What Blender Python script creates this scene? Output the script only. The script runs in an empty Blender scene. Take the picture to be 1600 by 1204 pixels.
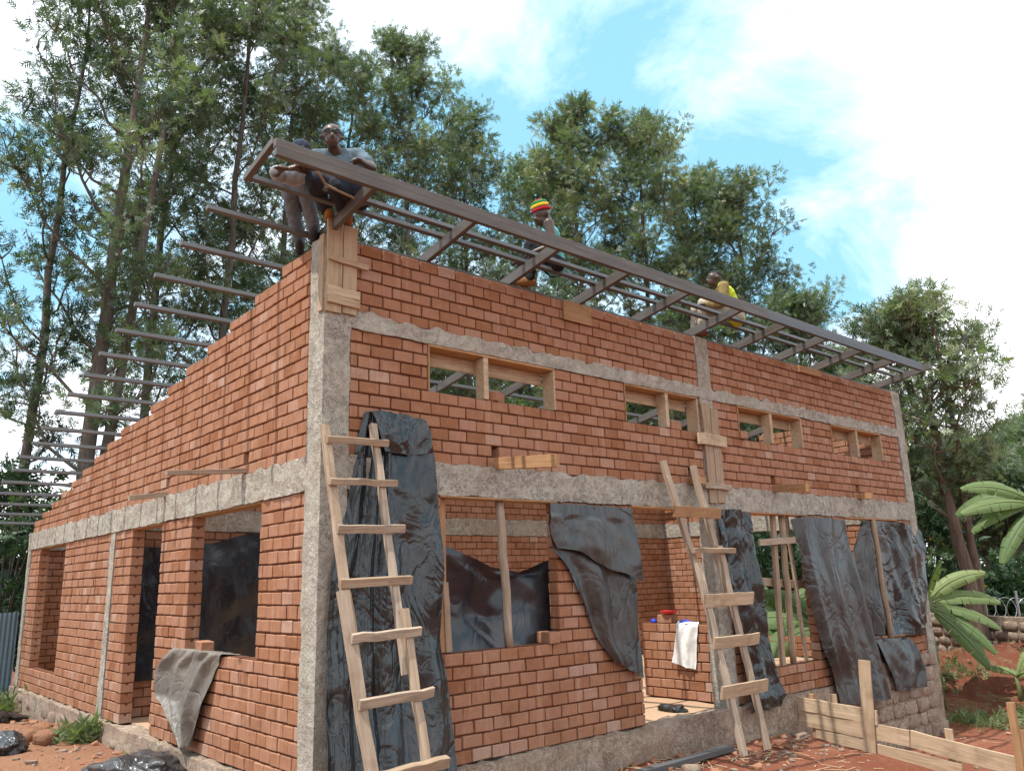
import bpy, bmesh, math, random
import numpy as np
from mathutils import Vector, Matrix, noise as mnoise

random.seed(7)
rng = np.random.default_rng(11)
SC = bpy.context.scene
COL = SC.collection

# ------------------------------------------------------------------ camera
cam_d = bpy.data.cameras.new('camera')
cam = bpy.data.objects.new('camera', cam_d)
COL.objects.link(cam)
SC.camera = cam
CAM = Vector((-3.3208, -6.3116, 1.6321))
yaw, pitch, roll = 0.7213, 0.2358, -0.0308
fw = Vector((math.sin(yaw)*math.cos(pitch), math.cos(yaw)*math.cos(pitch), math.sin(pitch)))
rt = Vector((math.cos(yaw), -math.sin(yaw), 0))
up = rt.cross(fw)
rt2 = math.cos(roll)*rt + math.sin(roll)*up
up2 = -math.sin(roll)*rt + math.cos(roll)*up
cam.matrix_world = Matrix(((rt2.x, up2.x, -fw.x, CAM.x), (rt2.y, up2.y, -fw.y, CAM.y),
                           (rt2.z, up2.z, -fw.z, CAM.z), (0, 0, 0, 1)))
cam_d.sensor_fit = 'HORIZONTAL'
cam_d.sensor_width = 36.0
cam_d.lens = 1256.49/1600*36.0
cam_d.clip_start = 0.05
cam_d.clip_end = 3000

# ------------------------------------------------------------------ light and sky
SUN_EL = math.radians(66)
SUN_B = math.radians(5)
SUN = Vector((-math.cos(SUN_EL)*math.cos(SUN_B), math.cos(SUN_EL)*math.sin(SUN_B), math.sin(SUN_EL)))
sun_d = bpy.data.lights.new('sun', 'SUN')
sun_d.energy = 3.4
sun_d.angle = math.radians(0.6)
sun_d.color = (1.0, 0.955, 0.88)
sun = bpy.data.objects.new('sun', sun_d)
COL.objects.link(sun)
sun.rotation_mode = 'QUATERNION'
sun.rotation_quaternion = SUN.to_track_quat('Z', 'Y')
sun.location = SUN*60

world = bpy.data.worlds.new('World')
SC.world = world
world.use_nodes = True
wn, wl = world.node_tree.nodes, world.node_tree.links
wn.clear()
w_out = wn.new('ShaderNodeOutputWorld')
w_bg = wn.new('ShaderNodeBackground')
w_bg.inputs['Strength'].default_value = 0.1
wl.new(w_bg.outputs[0], w_out.inputs[0])
sky = wn.new('ShaderNodeTexSky')
sky.sky_type = 'NISHITA'
sky.sun_disc = False
sky.sun_elevation = SUN_EL
sky.sun_rotation = math.atan2(SUN.x, SUN.y)
sky.altitude = 1700
sky.air_density = 1.0
sky.dust_density = 1.6
sky.ozone_density = 1.0
tc = wn.new('ShaderNodeTexCoord')
sep = wn.new('ShaderNodeSeparateXYZ')
wl.new(tc.outputs['Generated'], sep.inputs[0])
def wmath(op, a, b=None, clamp=False):
    n = wn.new('ShaderNodeMath'); n.operation = op; n.use_clamp = clamp
    for i, v in enumerate((a, b)):
        if v is None: continue
        if isinstance(v, (int, float)): n.inputs[i].default_value = v
        else: wl.new(v, n.inputs[i])
    return n.outputs[0]
zz = wmath('ADD', wmath('MAXIMUM', sep.outputs[2], 0.0), 0.28)
cx_ = wmath('DIVIDE', sep.outputs[0], zz)
cy_ = wmath('DIVIDE', sep.outputs[1], zz)
comb = wn.new('ShaderNodeCombineXYZ')
wl.new(cx_, comb.inputs[0]); wl.new(cy_, comb.inputs[1])
mapn = wn.new('ShaderNodeMapping')
wl.new(comb.outputs[0], mapn.inputs['Vector'])
CLOUD_OFF = (13.458, -0.946, 0.0)
mapn.inputs['Location'].default_value = CLOUD_OFF
mapn.inputs['Rotation'].default_value = (0, 0, math.radians(19))
def wnoise(scale, detail, rough, dist=0.0):
    n = wn.new('ShaderNodeTexNoise')
    n.inputs['Scale'].default_value = scale; n.inputs['Detail'].default_value = detail
    n.inputs['Roughness'].default_value = rough; n.inputs['Distortion'].default_value = dist
    wl.new(mapn.outputs[0], n.inputs['Vector'])
    return n.outputs['Fac']
big = wnoise(0.75, 2.0, 0.5)
fine = wnoise(3.2, 9.0, 0.62, 0.35)
cov = wmath('ADD', wmath('MULTIPLY', big, 0.74), wmath('MULTIPLY', fine, 0.30))
ramp = wn.new('ShaderNodeValToRGB')
ramp.color_ramp.elements[0].position = 0.43
ramp.color_ramp.elements[1].position = 0.56
wl.new(cov, ramp.inputs[0])
mixc = wn.new('ShaderNodeMix'); mixc.data_type = 'RGBA'
wl.new(ramp.outputs[0], mixc.inputs['Factor'])
skyg = wn.new('ShaderNodeMix'); skyg.data_type = 'RGBA'; skyg.blend_type = 'MIX'
skyg.inputs['Factor'].default_value = 0.6
wl.new(sky.outputs[0], skyg.inputs['A'])
skyg.inputs['B'].default_value = (3.1, 6.7, 8.8, 1)
wl.new(skyg.outputs['Result'], mixc.inputs['A'])
mixc.inputs['B'].default_value = (10.8, 10.9, 11.2, 1)
wl.new(mixc.outputs['Result'], w_bg.inputs['Color'])

SC.view_settings.view_transform = 'Standard'
SC.view_settings.look = 'None'
SC.view_settings.exposure = 0.84
SC.view_settings.gamma = 1.0
SC.view_settings.use_curve_mapping = False
SC.render.engine = 'CYCLES'
SC.cycles.use_denoising = True
SC.cycles.max_bounces = 6
SC.cycles.transparent_max_bounces = 6

# ------------------------------------------------------------------ helpers
def set_tags(o, label=None, cat=None, group=None, kind=None):
    if label: o['label'] = label
    if cat: o['category'] = cat
    if group: o['group'] = group
    if kind: o['kind'] = kind
    return o

def empty(name, loc=(0, 0, 0), label=None, cat=None, group=None):
    o = bpy.data.objects.new(name, None)
    o.empty_display_size = 0.1
    o.location = loc
    COL.objects.link(o)
    return set_tags(o, label, cat, group)

def world_of(o):
    m = o.matrix_basis.copy()
    if o.parent is not None:
        m = world_of(o.parent) @ o.matrix_parent_inverse @ m
    return m

def attach(child, parent):
    if parent is not None:
        child.parent = parent
        child.matrix_parent_inverse = world_of(parent).inverted()
    return child

def mesh_obj(name, verts, faces, mat, parent=None, loc=None, mat_idx=None, tint=None, smooth=False, uvs=None):
    me = bpy.data.meshes.new(name)
    me.from_pydata([tuple(v) for v in verts], [], [tuple(f) for f in faces])
    mats = mat if isinstance(mat, (list, tuple)) else [mat]
    for m in mats: me.materials.append(m)
    if mat_idx is not None:
        me.polygons.foreach_set('material_index', np.asarray(mat_idx, dtype=np.int32))
    if tint is not None:
        a = me.attributes.new('tint', 'FLOAT', 'FACE')
        a.data.foreach_set('value', np.asarray(tint, dtype=np.float32))
    if smooth:
        me.polygons.foreach_set('use_smooth', np.ones(len(faces), dtype=bool))
    me.update()
    o = bpy.data.objects.new(name, me)
    if loc is not None: o.location = loc
    COL.objects.link(o)
    attach(o, parent)
    return o

def np_mesh(name, V, F, mat, parent=None, tint=None, smooth=False):
    """fast quad/tri mesh from numpy arrays, F is (n,k)"""
    me = bpy.data.meshes.new(name)
    n, k = F.shape
    me.vertices.add(len(V)); me.vertices.foreach_set('co', np.ascontiguousarray(V, dtype=np.float32).ravel())
    me.loops.add(n*k); me.loops.foreach_set('vertex_index', np.ascontiguousarray(F, dtype=np.int32).ravel())
    me.polygons.add(n)
    me.polygons.foreach_set('loop_start', np.arange(0, n*k, k, dtype=np.int32))
    if smooth: me.polygons.foreach_set('use_smooth', np.ones(n, dtype=bool))
    me.materials.append(mat)
    if tint is not None:
        a = me.attributes.new('tint', 'FLOAT', 'FACE')
        a.data.foreach_set('value', np.asarray(tint, dtype=np.float32))
    me.update(calc_edges=True)
    o = bpy.data.objects.new(name, me)
    COL.objects.link(o)
    attach(o, parent)
    return o

# chamfered box template
_S = [(a, b, c) for a in (-1, 1) for b in (-1, 1) for c in (-1, 1)]
_idx = {}
_SG, _CH = [], []
for s in _S:
    for ax in range(3):
        _idx[(s, ax)] = len(_SG); _SG.append(s)
        ch = [1, 1, 1]; ch[ax] = 0; _CH.append(ch)
_SG = np.array(_SG, float); _CH = np.array(_CH, float)
_F = []
def _orient(f):
    P = [(_SG*1.0 - _CH*0.2*_SG)[i] for i in f]
    c = sum(P)/len(P); nn = np.cross(P[1]-P[0], P[2]-P[0])
    return list(f) if nn @ c > 0 else list(f)[::-1]
for ax in range(3):
    o1, o2 = [i for i in range(3) if i != ax]
    for sg in (-1, 1):
        q = []
        for u, v in ((-1, -1), (1, -1), (1, 1), (-1, 1)):
            s = [0, 0, 0]; s[ax] = sg; s[o1] = u; s[o2] = v
            q.append(_idx[(tuple(s), ax)])
        _F.append(_orient(q))
for ax in range(3):                      # edges parallel to ax
    o1, o2 = [i for i in range(3) if i != ax]
    for u in (-1, 1):
        for v in (-1, 1):
            s = [0, 0, 0]; s[o1] = u; s[o2] = v
            a = list(s); a[ax] = -1; b = list(s); b[ax] = 1
            a, b = tuple(a), tuple(b)
            _F.append(_orient([_idx[(a, o1)], _idx[(b, o1)], _idx[(b, o2)], _idx[(a, o2)]]))
for s in _S:
    _F.append(_orient([_idx[(s, 0)], _idx[(s, 1)], _idx[(s, 2)]]))

def cbox_verts(h, c, jit=0.0):
    h = np.array(h, float); c = min(c, 0.45*h.min())
    V = _SG*h - _SG*_CH*c
    if jit:
        J = {s: rng.normal(0, jit, 3) for s in _S}
        V = V + np.array([J[s] for s in _S for _ in range(3)])
    return V

def cbox(name, p0, p1, mat, parent=None, c=0.004, jit=0.0):
    """axis-aligned chamfered box between corner p0 and p1, origin at its centre"""
    p0, p1 = np.minimum(p0, p1), np.maximum(p0, p1)
    ctr = (p0+p1)/2
    return mesh_obj(name, cbox_verts((p1-p0)/2, c, jit), _F, mat, parent, loc=tuple(ctr))

def frame_matrix(p0, p1, upv=(0, 0, 1)):
    p0, p1 = Vector(p0), Vector(p1)
    x = (p1-p0).normalized()
    u = Vector(upv)
    if abs(x.dot(u)) > 0.99: u = Vector((0, 1, 0))
    y = u.cross(x).normalized(); z = x.cross(y)
    c = (p0+p1)/2
    return Matrix(((x.x, y.x, z.x, c.x), (x.y, y.y, z.y, c.y), (x.z, y.z, z.z, c.z), (0, 0, 0, 1)))

def bar(name, p0, p1, w, h, mat, parent=None, upv=(0, 0, 1), c=0.003, jit=0.0, segs=1, bend=0.0):
    """plank / bar from p0 to p1; w across (local y), h along up (local z)"""
    L = (Vector(p1)-Vector(p0)).length
    if segs == 1:
        V = cbox_verts((L/2, w/2, h/2), c, jit); F = _F
    else:
        V, F = [], []
        k = 8
        cc = min(c, w*.3, h*.3)
        for i in range(segs+1):
            t = i/segs; xx = (t-.5)*L
            oy, oz = rng.normal(0, jit, 2) + np.array([0, bend*math.sin(math.pi*t)])
            ww, hh = w/2*(1+rng.normal(0, jit*2)), h/2*(1+rng.normal(0, jit*2))
            ring = [(-ww+cc, -hh), (ww-cc, -hh), (ww, -hh+cc), (ww, hh-cc), (ww-cc, hh), (-ww+cc, hh), (-ww, hh-cc), (-ww, -hh+cc)]
            V += [(xx, a+oy, b+oz) for a, b in ring]
            if i:
                b0, b1 = (i-1)*k, i*k
                F += [(b0+j, b1+j, b1+(j+1) % k, b0+(j+1) % k)[::-1] for j in range(k)]
        F.append(tuple(range(k))[::-1]); F.append(tuple(range(segs*k, segs*k+k)))
    o = mesh_obj(name, V, F, mat)
    o.matrix_basis = frame_matrix(p0, p1, upv)
    return attach(o, parent)

def tube_np(pts, rad, n=8, cap=True):
    """tube along points; returns verts, quad faces (caps as degenerate-free fans of quads are skipped)"""
    pts = np.asarray(pts, float); m = len(pts)
    rad = np.broadcast_to(np.asarray(rad, float), (m,))
    T = np.gradient(pts, axis=0); T /= np.linalg.norm(T, axis=1)[:, None]+1e-9
    ref = np.array([0, 0, 1.0]) if abs(T[0][2]) < 0.9 else np.array([0, 1.0, 0])
    U = np.cross(np.broadcast_to(ref, T.shape), T); U /= np.linalg.norm(U, axis=1)[:, None]+1e-9
    W = np.cross(T, U)
    a = np.linspace(0, 2*np.pi, n, endpoint=False)
    ring = np.cos(a)[None, :, None]*U[:, None, :] + np.sin(a)[None, :, None]*W[:, None, :]
    V = (pts[:, None, :] + ring*rad[:, None, None]).reshape(-1, 3)
    i = np.arange(m-1)[:, None]*n; j = np.arange(n)[None, :]
    F = np.stack([i+j, i+(j+1) % n, i+n+(j+1) % n, i+n+j], axis=-1).reshape(-1, 4)
    return V, F

def tube(name, pts, rad, mat, parent=None, n=8, smooth=True):
    V, F = tube_np(pts, rad, n)
    faces = [tuple(f) for f in F] + [tuple(range(n))[::-1], tuple(range(len(V)-n, len(V)))]
    return mesh_obj(name, V, faces, mat, parent, smooth=smooth)

def merge(parts):
    Vs, Fs, o = [], [], 0
    for V, F in parts:
        Vs.append(V); Fs.append(F+o); o += len(V)
    return np.concatenate(Vs), np.concatenate(Fs)

def fnoise(x, y, z, s=1.0, oct=3):
    return mnoise.fractal(Vector((x*s, y*s, z*s)), 1.0, 2.0, oct)

def rough_box(name, p0, p1, mat, parent=None, step=0.05, amp=0.008, amp2=0.004, faces='xXyYzZ', ragged=0.0, seed=0.0):
    """a subdivided box with an uneven cast surface; ragged adds to the top edge"""
    p0 = np.array(p0, float); p1 = np.array(p1, float); d = p1-p0
    n = np.maximum(1, np.round(d/step).astype(int))
    bm = bmesh.new(); cache = {}
    def vert(i, j, k, fk=0):
        key = (i, j, k, fk)
        if key not in cache:
            q = p0 + d*np.array([i, j, k])/n
            nrm = np.array([(i == n[0])*1.0-(i == 0), (j == n[1])*1.0-(j == 0), (k == n[2])*1.0-(k == 0)])
            e = fnoise(q[0]+seed, q[1], q[2], 3.0, 3)*amp + fnoise(q[0]+9+seed, q[1], q[2], 22.0, 2)*amp2
            q = q + nrm*e
            if ragged and k == n[2]:
                q[2] += ragged*fnoise(q[0]+seed, q[1]+3, 0, 6.0, 3)
            cache[key] = bm.verts.new(q)
        return cache[key]
    def face(ax, side):
        o1, o2 = [i for i in range(3) if i != ax]
        for a in range(n[o1]):
            for b in range(n[o2]):
                q = []
                for u, v in ((0, 0), (1, 0), (1, 1), (0, 1)):
                    idx = [0, 0, 0]; idx[ax] = n[ax]*side; idx[o1] = a+u; idx[o2] = b+v
                    q.append(vert(*idx, ax*2+side))
                flip = (ax == 1) != (side == 0)
                bm.faces.new(q[::-1] if flip else q)
    for ch in faces:
        face('xyz'.index(ch.lower()), 1 if ch.isupper() else 0)
    me = bpy.data.meshes.new(name); bm.to_mesh(me); bm.free()
    me.materials.append(mat)
    me.polygons.foreach_set('use_smooth', np.ones(len(me.polygons), dtype=bool))
    o = bpy.data.objects.new(name, me); COL.objects.link(o)
    return attach(o, parent)

# ------------------------------------------------------------------ materials
class NT:
    def __init__(self, name):
        self.m = bpy.data.materials.new(name); self.m.use_nodes = True
        self.n = self.m.node_tree.nodes; self.l = self.m.node_tree.links
        self.n.clear()
        self.out = self.n.new('ShaderNodeOutputMaterial')
        self.b = self.n.new('ShaderNodeBsdfPrincipled')
        self.l.new(self.b.outputs[0], self.out.inputs[0])
        self.b.inputs['Specular IOR Level'].default_value = 0.3
    def link(self, a, b): self.l.new(a, b)
    def coord(self, kind='pos', scale=(1, 1, 1), rand=False):
        if kind == 'pos':
            s = self.n.new('ShaderNodeNewGeometry').outputs['Position']
        else:
            s = self.n.new('ShaderNodeTexCoord').outputs['Object']
        if rand:
            oi = self.n.new('ShaderNodeObjectInfo')
            mu = self.n.new('ShaderNodeVectorMath'); mu.operation = 'SCALE'
            mu.inputs[0].default_value = (7.3, 3.1, 5.7); self.link(oi.outputs['Random'], mu.inputs['Scale'])
            ad = self.n.new('ShaderNodeVectorMath'); ad.operation = 'ADD'
            self.link(s, ad.inputs[0]); self.link(mu.outputs[0], ad.inputs[1]); s = ad.outputs[0]
        mp = self.n.new('ShaderNodeMapping'); mp.inputs['Scale'].default_value = scale
        self.link(s, mp.inputs['Vector'])
        return mp.outputs[0]
    def noise(self, vec, scale, detail=4, rough=0.55, dist=0.0):
        n = self.n.new('ShaderNodeTexNoise')
        n.inputs['Scale'].default_value = scale; n.inputs['Detail'].default_value = detail
        n.inputs['Roughness'].default_value = rough; n.inputs['Distortion'].default_value = dist
        self.link(vec, n.inputs['Vector']); return n.outputs['Fac']
    def voronoi(self, vec, scale, feature='F1'):
        n = self.n.new('ShaderNodeTexVoronoi'); n.feature = feature
        n.inputs['Scale'].default_value = scale
        self.link(vec, n.inputs['Vector']); return n.outputs['Distance']
    def ramp(self, fac, stops):
        r = self.n.new('ShaderNodeValToRGB'); cr = r.color_ramp
        while len(cr.elements) < len(stops): cr.elements.new(0.5)
        for e, (p, c) in zip(cr.elements, stops):
            e.position = p; e.color = (*c, 1) if len(c) == 3 else c
        self.link(fac, r.inputs[0]); return r.outputs[0]
    def mix(self, fac, a, b, mode='MIX'):
        n = self.n.new('ShaderNodeMix'); n.data_type = 'RGBA'; n.blend_type = mode
        for s, v in (('Factor', fac), ('A', a), ('B', b)):
            if isinstance(v, (int, float)): n.inputs[s].default_value = v
            elif isinstance(v, tuple): n.inputs[s].default_value = (*v, 1) if len(v) == 3 else v
            else: self.link(v, n.inputs[s])
        return n.outputs['Result']
    def math(self, op, a, b=0.0, clamp=False):
        n = self.n.new('ShaderNodeMath'); n.operation = op; n.use_clamp = clamp
        for i, v in enumerate((a, b)):
            if isinstance(v, (int, float)): n.inputs[i].default_value = v
            else: self.link(v, n.inputs[i])
        return n.outputs[0]
    def attr(self, name, typ='GEOMETRY'):
        n = self.n.new('ShaderNodeAttribute'); n.attribute_name = name; n.attribute_type = typ
        return n.outputs['Fac']
    def bump(self, h, strength=0.5, dist=0.01):
        n = self.n.new('ShaderNodeBump'); n.inputs['Strength'].default_value = strength
        n.inputs['Distance'].default_value = dist
        self.link(h, n.inputs['Height']); self.link(n.outputs[0], self.b.inputs['Normal'])
    def color(self, c):
        if isinstance(c, tuple): self.b.inputs['Base Color'].default_value = (*c, 1)
        else: self.link(c, self.b.inputs['Base Color'])
    def rough(self, r):
        if isinstance(r, (int, float)): self.b.inputs['Roughness'].default_value = r
        else: self.link(r, self.b.inputs['Roughness'])

def mat_brick():
    t = NT('brick')
    v = t.coord('pos')
    tint = t.math('ADD', t.attr('tint'), t.attr('tint', 'OBJECT'))
    base = t.ramp(tint, [(0.0, (0.255, 0.104, 0.050)), (0.2, (0.325, 0.152, 0.084)), (0.5, (0.352, 0.174, 0.104)),
                         (0.8, (0.365, 0.190, 0.122)), (0.93, (0.385, 0.215, 0.150)), (1.0, (0.43, 0.285, 0.215))])
    n1 = t.noise(v, 9.0, 5, 0.6)
    c = t.mix(t.math('MULTIPLY', t.math('SUBTRACT', n1, 0.5, True), 1.8, True), base, (0.44, 0.25, 0.165))
    n4 = t.noise(v, 3.1, 5, 0.65)
    c = t.mix(t.math('MULTIPLY', t.math('SUBTRACT', n4, 0.5, True), 3.0, True), c, (0.235, 0.108, 0.060))
    n5 = t.noise(v, 15.0, 4, 0.7)
    c = t.mix(t.math('MULTIPLY', t.math('SUBTRACT', n5, 0.63, True), 3.5, True), c, (0.47, 0.35, 0.27))
    n2 = t.noise(v, 70.0, 3, 0.6)
    c = t.mix(t.math('MULTIPLY', n2, 0.5), c, t.mix(1.0, c, (0.5, 0.45, 0.42), 'MULTIPLY'))
    # cement wash that has run down the wall
    st = t.noise(t.coord('pos', (7.5, 7.5, 0.75)), 1.0, 4, 0.62)
    c = t.mix(t.math('MULTIPLY', t.math('SUBTRACT', st, 0.575, True), 2.8, True), c, (0.44, 0.31, 0.23))
    pr_ = t.noise(t.coord('pos', (38, 38, 2.2)), 1.0, 3, 0.6)
    c = t.mix(t.math('MULTIPLY', t.math('SUBTRACT', pr_, 0.5, True), 1.7, True), c, (0.22, 0.105, 0.062))
    pits = t.voronoi(v, 46.0)
    c = t.mix(t.math('MULTIPLY', t.math('LESS_THAN', pits, 0.13), 0.45), c, (0.11, 0.035, 0.016))
    t.color(c); t.rough(0.93)
    t.b.inputs['Specular IOR Level'].default_value = 0.15
    h = t.math('ADD', t.math('MULTIPLY', n1, 0.6), t.math('MULTIPLY', n2, 0.5))
    t.bump(h, 0.55, 0.006)
    return t.m
def mat_joint():
    t = NT('brick_joint'); v = t.coord('pos')
    n = t.noise(v, 30, 4)
    t.color(t.mix(n, (0.075, 0.022, 0.010), (0.16, 0.06, 0.03))); t.rough(0.95); t.bump(n, 0.6, 0.01)
    return t.m
def mat_concrete(name='concrete', a=(0.25, 0.222, 0.185), b=(0.43, 0.395, 0.335)):
    t = NT(name); v = t.coord('pos')
    n1 = t.noise(v, 3.6, 6, 0.7); n2 = t.noise(v, 30, 5, 0.7); n3 = t.voronoi(v, 95); n0 = t.noise(v, 1.1, 4, 0.6); n6 = t.noise(v, 11, 4, 0.65)
    c = t.mix(t.ramp(n1, [(0.3, (0, 0, 0)), (0.7, (1, 1, 1))]), a, b)
    c = t.mix(t.math('MULTIPLY', t.math('SUBTRACT', n2, 0.47, True), 2.2, True), c, (0.52, 0.49, 0.43))
    c = t.mix(t.math('MULTIPLY', t.math('SUBTRACT', n6, 0.54, True), 1.8, True), c, (0.20, 0.175, 0.145))
    patch = t.ramp(n0, [(0.42, (0, 0, 0)), (0.56, (1, 1, 1))])                     # honeycombed stretches between smoother ones
    holes = t.math('MULTIPLY', t.math('GREATER_THAN', t.noise(v, 14, 4, 0.65), 0.50), t.math('LESS_THAN', n3, 0.42))
    holes = t.math('MULTIPLY', holes, t.math('ADD', t.math('MULTIPLY', patch, 0.75), 0.12))
    c = t.mix(holes, c, (0.12, 0.10, 0.08))
    run = t.noise(t.coord('pos', (5, 5, 0.5)), 1.6, 4, 0.6)
    c = t.mix(t.math('MULTIPLY', t.math('SUBTRACT', run, 0.54, True), 1.6, True), c, (0.21, 0.16, 0.12))
    red = t.noise(v, 1.3, 4, 0.6)
    c = t.mix(t.math('MULTIPLY', t.math('SUBTRACT', red, 0.52, True), 1.5, True), c, (0.34, 0.22, 0.15))
    t.color(c); t.rough(0.95); t.b.inputs['Specular IOR Level'].default_value = 0.15
    h = t.math('SUBTRACT', t.math('ADD', t.math('ADD', t.math('MULTIPLY', n2, 0.7), t.math('MULTIPLY', n6, 1.2)), t.math('MULTIPLY', n1, 0.6)), t.math('MULTIPLY', holes, 0.9))
    t.bump(h, 1.0, 0.022)
    return t.m
def mat_wood(name, a, b, dark=(0.09, 0.05, 0.025), stain=0.4):
    t = NT(name)
    v = t.coord('obj', (1.2, 22, 22), True)
    g = t.noise(v, 1.6, 6, 0.6, 0.6)
    c = t.mix(t.ramp(g, [(0.3, (0, 0, 0)), (0.68, (1, 1, 1))]), a, b)
    g2 = t.noise(t.coord('obj', (3, 90, 90), True), 1.0, 3, 0.6)
    c = t.mix(t.math('MULTIPLY', t.math('SUBTRACT', g2, 0.5, True), 1.6, True), c, dark)
    d = t.noise(t.coord('obj', (1, 1, 1), True), 4.5, 5, 0.65)
    c = t.mix(t.math('MULTIPLY', t.math('SUBTRACT', d, 0.5, True), stain*4, True), c, dark)
    oi = t.n.new('ShaderNodeObjectInfo')
    c = t.mix(t.math('MULTIPLY', oi.outputs['Random'], 0.35), c, (0.16, 0.085, 0.04))
    t.color(c); t.rough(0.85)
    t.bump(t.math('ADD', g, t.math('MULTIPLY', g2, 0.5)), 0.5, 0.004)
    return t.m
def mat_steel(name='mill_steel', ca=(0.085, 0.070, 0.060), cb=(0.10, 0.088, 0.080), hi=(0.15, 0.125, 0.108)):
    t = NT(name); v = t.coord('obj', (1.0, 6, 6), True)
    n = t.noise(v, 2.2, 5, 0.6); n2 = t.noise(t.coord('obj', (3, 60, 60), True), 1.0, 3)
    oi = t.n.new('ShaderNodeObjectInfo')
    rb = t.mix(oi.outputs['Random'], ca, cb)
    c = t.mix(t.math('MULTIPLY', t.math('SUBTRACT', n, 0.4, True), 2.2, True), rb, hi)
    c = t.mix(t.math('MULTIPLY', t.math('GREATER_THAN', n2, 0.62), 0.35), c, (0.17, 0.155, 0.145))
    t.color(c); t.b.inputs['Metallic'].default_value = 0.25; t.rough(0.5)
    t.bump(n2, 0.15, 0.002)
    return t.m
def mat_tarp(name, base, dust, amount, rough=0.3, wr=3.0, bs=0.55):
    t = NT(name); v = t.coord('pos')
    d1 = t.noise(v, 1.3, 5, 0.6, 0.4); d2 = t.noise(t.coord('pos', (3, 3, .8)), 4.0, 5, 0.65)
    f = t.math('MULTIPLY', t.math('SUBTRACT', t.math('ADD', t.math('MULTIPLY', d1, 0.65), t.math('MULTIPLY', d2, 0.35)), 0.40, True), 2.6, True)
    f = t.math('MULTIPLY', f, amount)
    c = t.mix(f, base, dust)
    t.color(c)
    t.rough(t.math('ADD', t.math('MULTIPLY', f, 0.35), rough, True))
    t.b.inputs['Specular IOR Level'].default_value = 0.6
    def crease(sc, cut, dist):
        n = t.noise(t.coord('pos', (1, 1, .7)), sc, 3, 0.5, dist)
        return t.math('MINIMUM', t.math('ABSOLUTE', t.math('SUBTRACT', n, 0.5)), cut)
    h = t.math('ADD', t.math('MULTIPLY', crease(wr*.8, 0.08, 1.2), 5.0), t.math('MULTIPLY', crease(wr*2.2, 0.05, 0.9), 1.1))
    t.bump(h, bs, 0.03)
    return t.m
def mat_soil():
    t = NT('red_soil'); v = t.coord('pos')
    n1 = t.noise(v, 0.55, 6, 0.62); n2 = t.noise(v, 5, 7, 0.68); n3 = t.noise(v, 38, 5, 0.7)
    sx = t.n.new('ShaderNodeSeparateXYZ'); t.link(v, sx.inputs[0])
    c = t.mix(t.ramp(n1, [(0.32, (0, 0, 0)), (0.66, (1, 1, 1))]), (0.19, 0.058, 0.032), (0.285, 0.112, 0.068))
    dry = t.math('MULTIPLY', t.math('SUBTRACT', 0.6, t.math('MULTIPLY', sx.outputs[0], 0.4)), 1.0, True)   # trodden dry earth along the west side
    c = t.mix(t.math('MULTIPLY', dry, 0.75), c, (0.40, 0.225, 0.135))
    pale = t.math('MULTIPLY', t.math('SUBTRACT', n2, 0.52, True), 3.0, True)
    c = t.mix(t.math('MULTIPLY', pale, 0.6), c, (0.42, 0.27, 0.19))
    c = t.mix(t.math('MULTIPLY', t.math('SUBTRACT', n3, 0.5, True), 1.8, True), c, (0.13, 0.045, 0.024))
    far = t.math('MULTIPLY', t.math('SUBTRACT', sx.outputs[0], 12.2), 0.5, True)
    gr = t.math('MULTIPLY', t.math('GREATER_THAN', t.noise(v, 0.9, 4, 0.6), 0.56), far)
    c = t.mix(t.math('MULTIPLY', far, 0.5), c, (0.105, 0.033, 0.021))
    c = t.mix(t.math('MULTIPLY', gr, 0.35), c, (0.20, 0.17, 0.08))
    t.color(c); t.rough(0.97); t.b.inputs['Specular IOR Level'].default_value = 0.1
    n4 = t.noise(v, 14, 5, 0.7)
    t.bump(t.math('ADD', t.math('ADD', t.math('MULTIPLY', n2, 1.2), t.math('MULTIPLY', n4, 0.7)), t.math('MULTIPLY', n3, 0.45)), 1.0, 0.07)
    return t.m
def mat_leaf(name, stops, rough=0.55, trans=0.35):
    t = NT(name); tint = t.attr('tint')
    c = t.ramp(tint, stops)
    t.color(c); t.rough(rough); t.b.inputs['Specular IOR Level'].default_value = 0.35
    tr = t.n.new('ShaderNodeBsdfTranslucent')
    t.link(t.mix(1.0, c, (1.0, 1.25, 0.55), 'MULTIPLY'), tr.inputs['Color'])
    ms = t.n.new('ShaderNodeMixShader'); ms.inputs[0].default_value = trans
    t.link(t.b.outputs[0], ms.inputs[1]); t.link(tr.outputs[0], ms.inputs[2])
    t.link(ms.outputs[0], t.out.inputs[0])
    return t.m
def mat_bark(name='bark', a=(0.060, 0.050, 0.042), b=(0.15, 0.13, 0.11)):
    t = NT(name); v = t.coord('pos', (9, 9, 1.6))
    n = t.noise(v, 1.5, 6, 0.7)
    t.color(t.mix(t.ramp(n, [(0.3, (0, 0, 0)), (0.7, (1, 1, 1))]), a, b)); t.rough(0.95); t.bump(n, 1.0, 0.03)
    return t.m
def mat_plain(name, c, rough=0.7, var=0.25, scale=14.0, metal=0.0, bump=0.0):
    t = NT(name); v = t.coord('pos')
    n = t.noise(v, scale, 5, 0.6)
    t.color(t.mix(t.math('MULTIPLY', n, var*2, True), c, tuple(x*0.45 for x in c)))
    t.rough(rough); t.b.inputs['Metallic'].default_value = metal
    if bump: t.bump(n, 0.8, bump)
    return t.m
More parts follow.
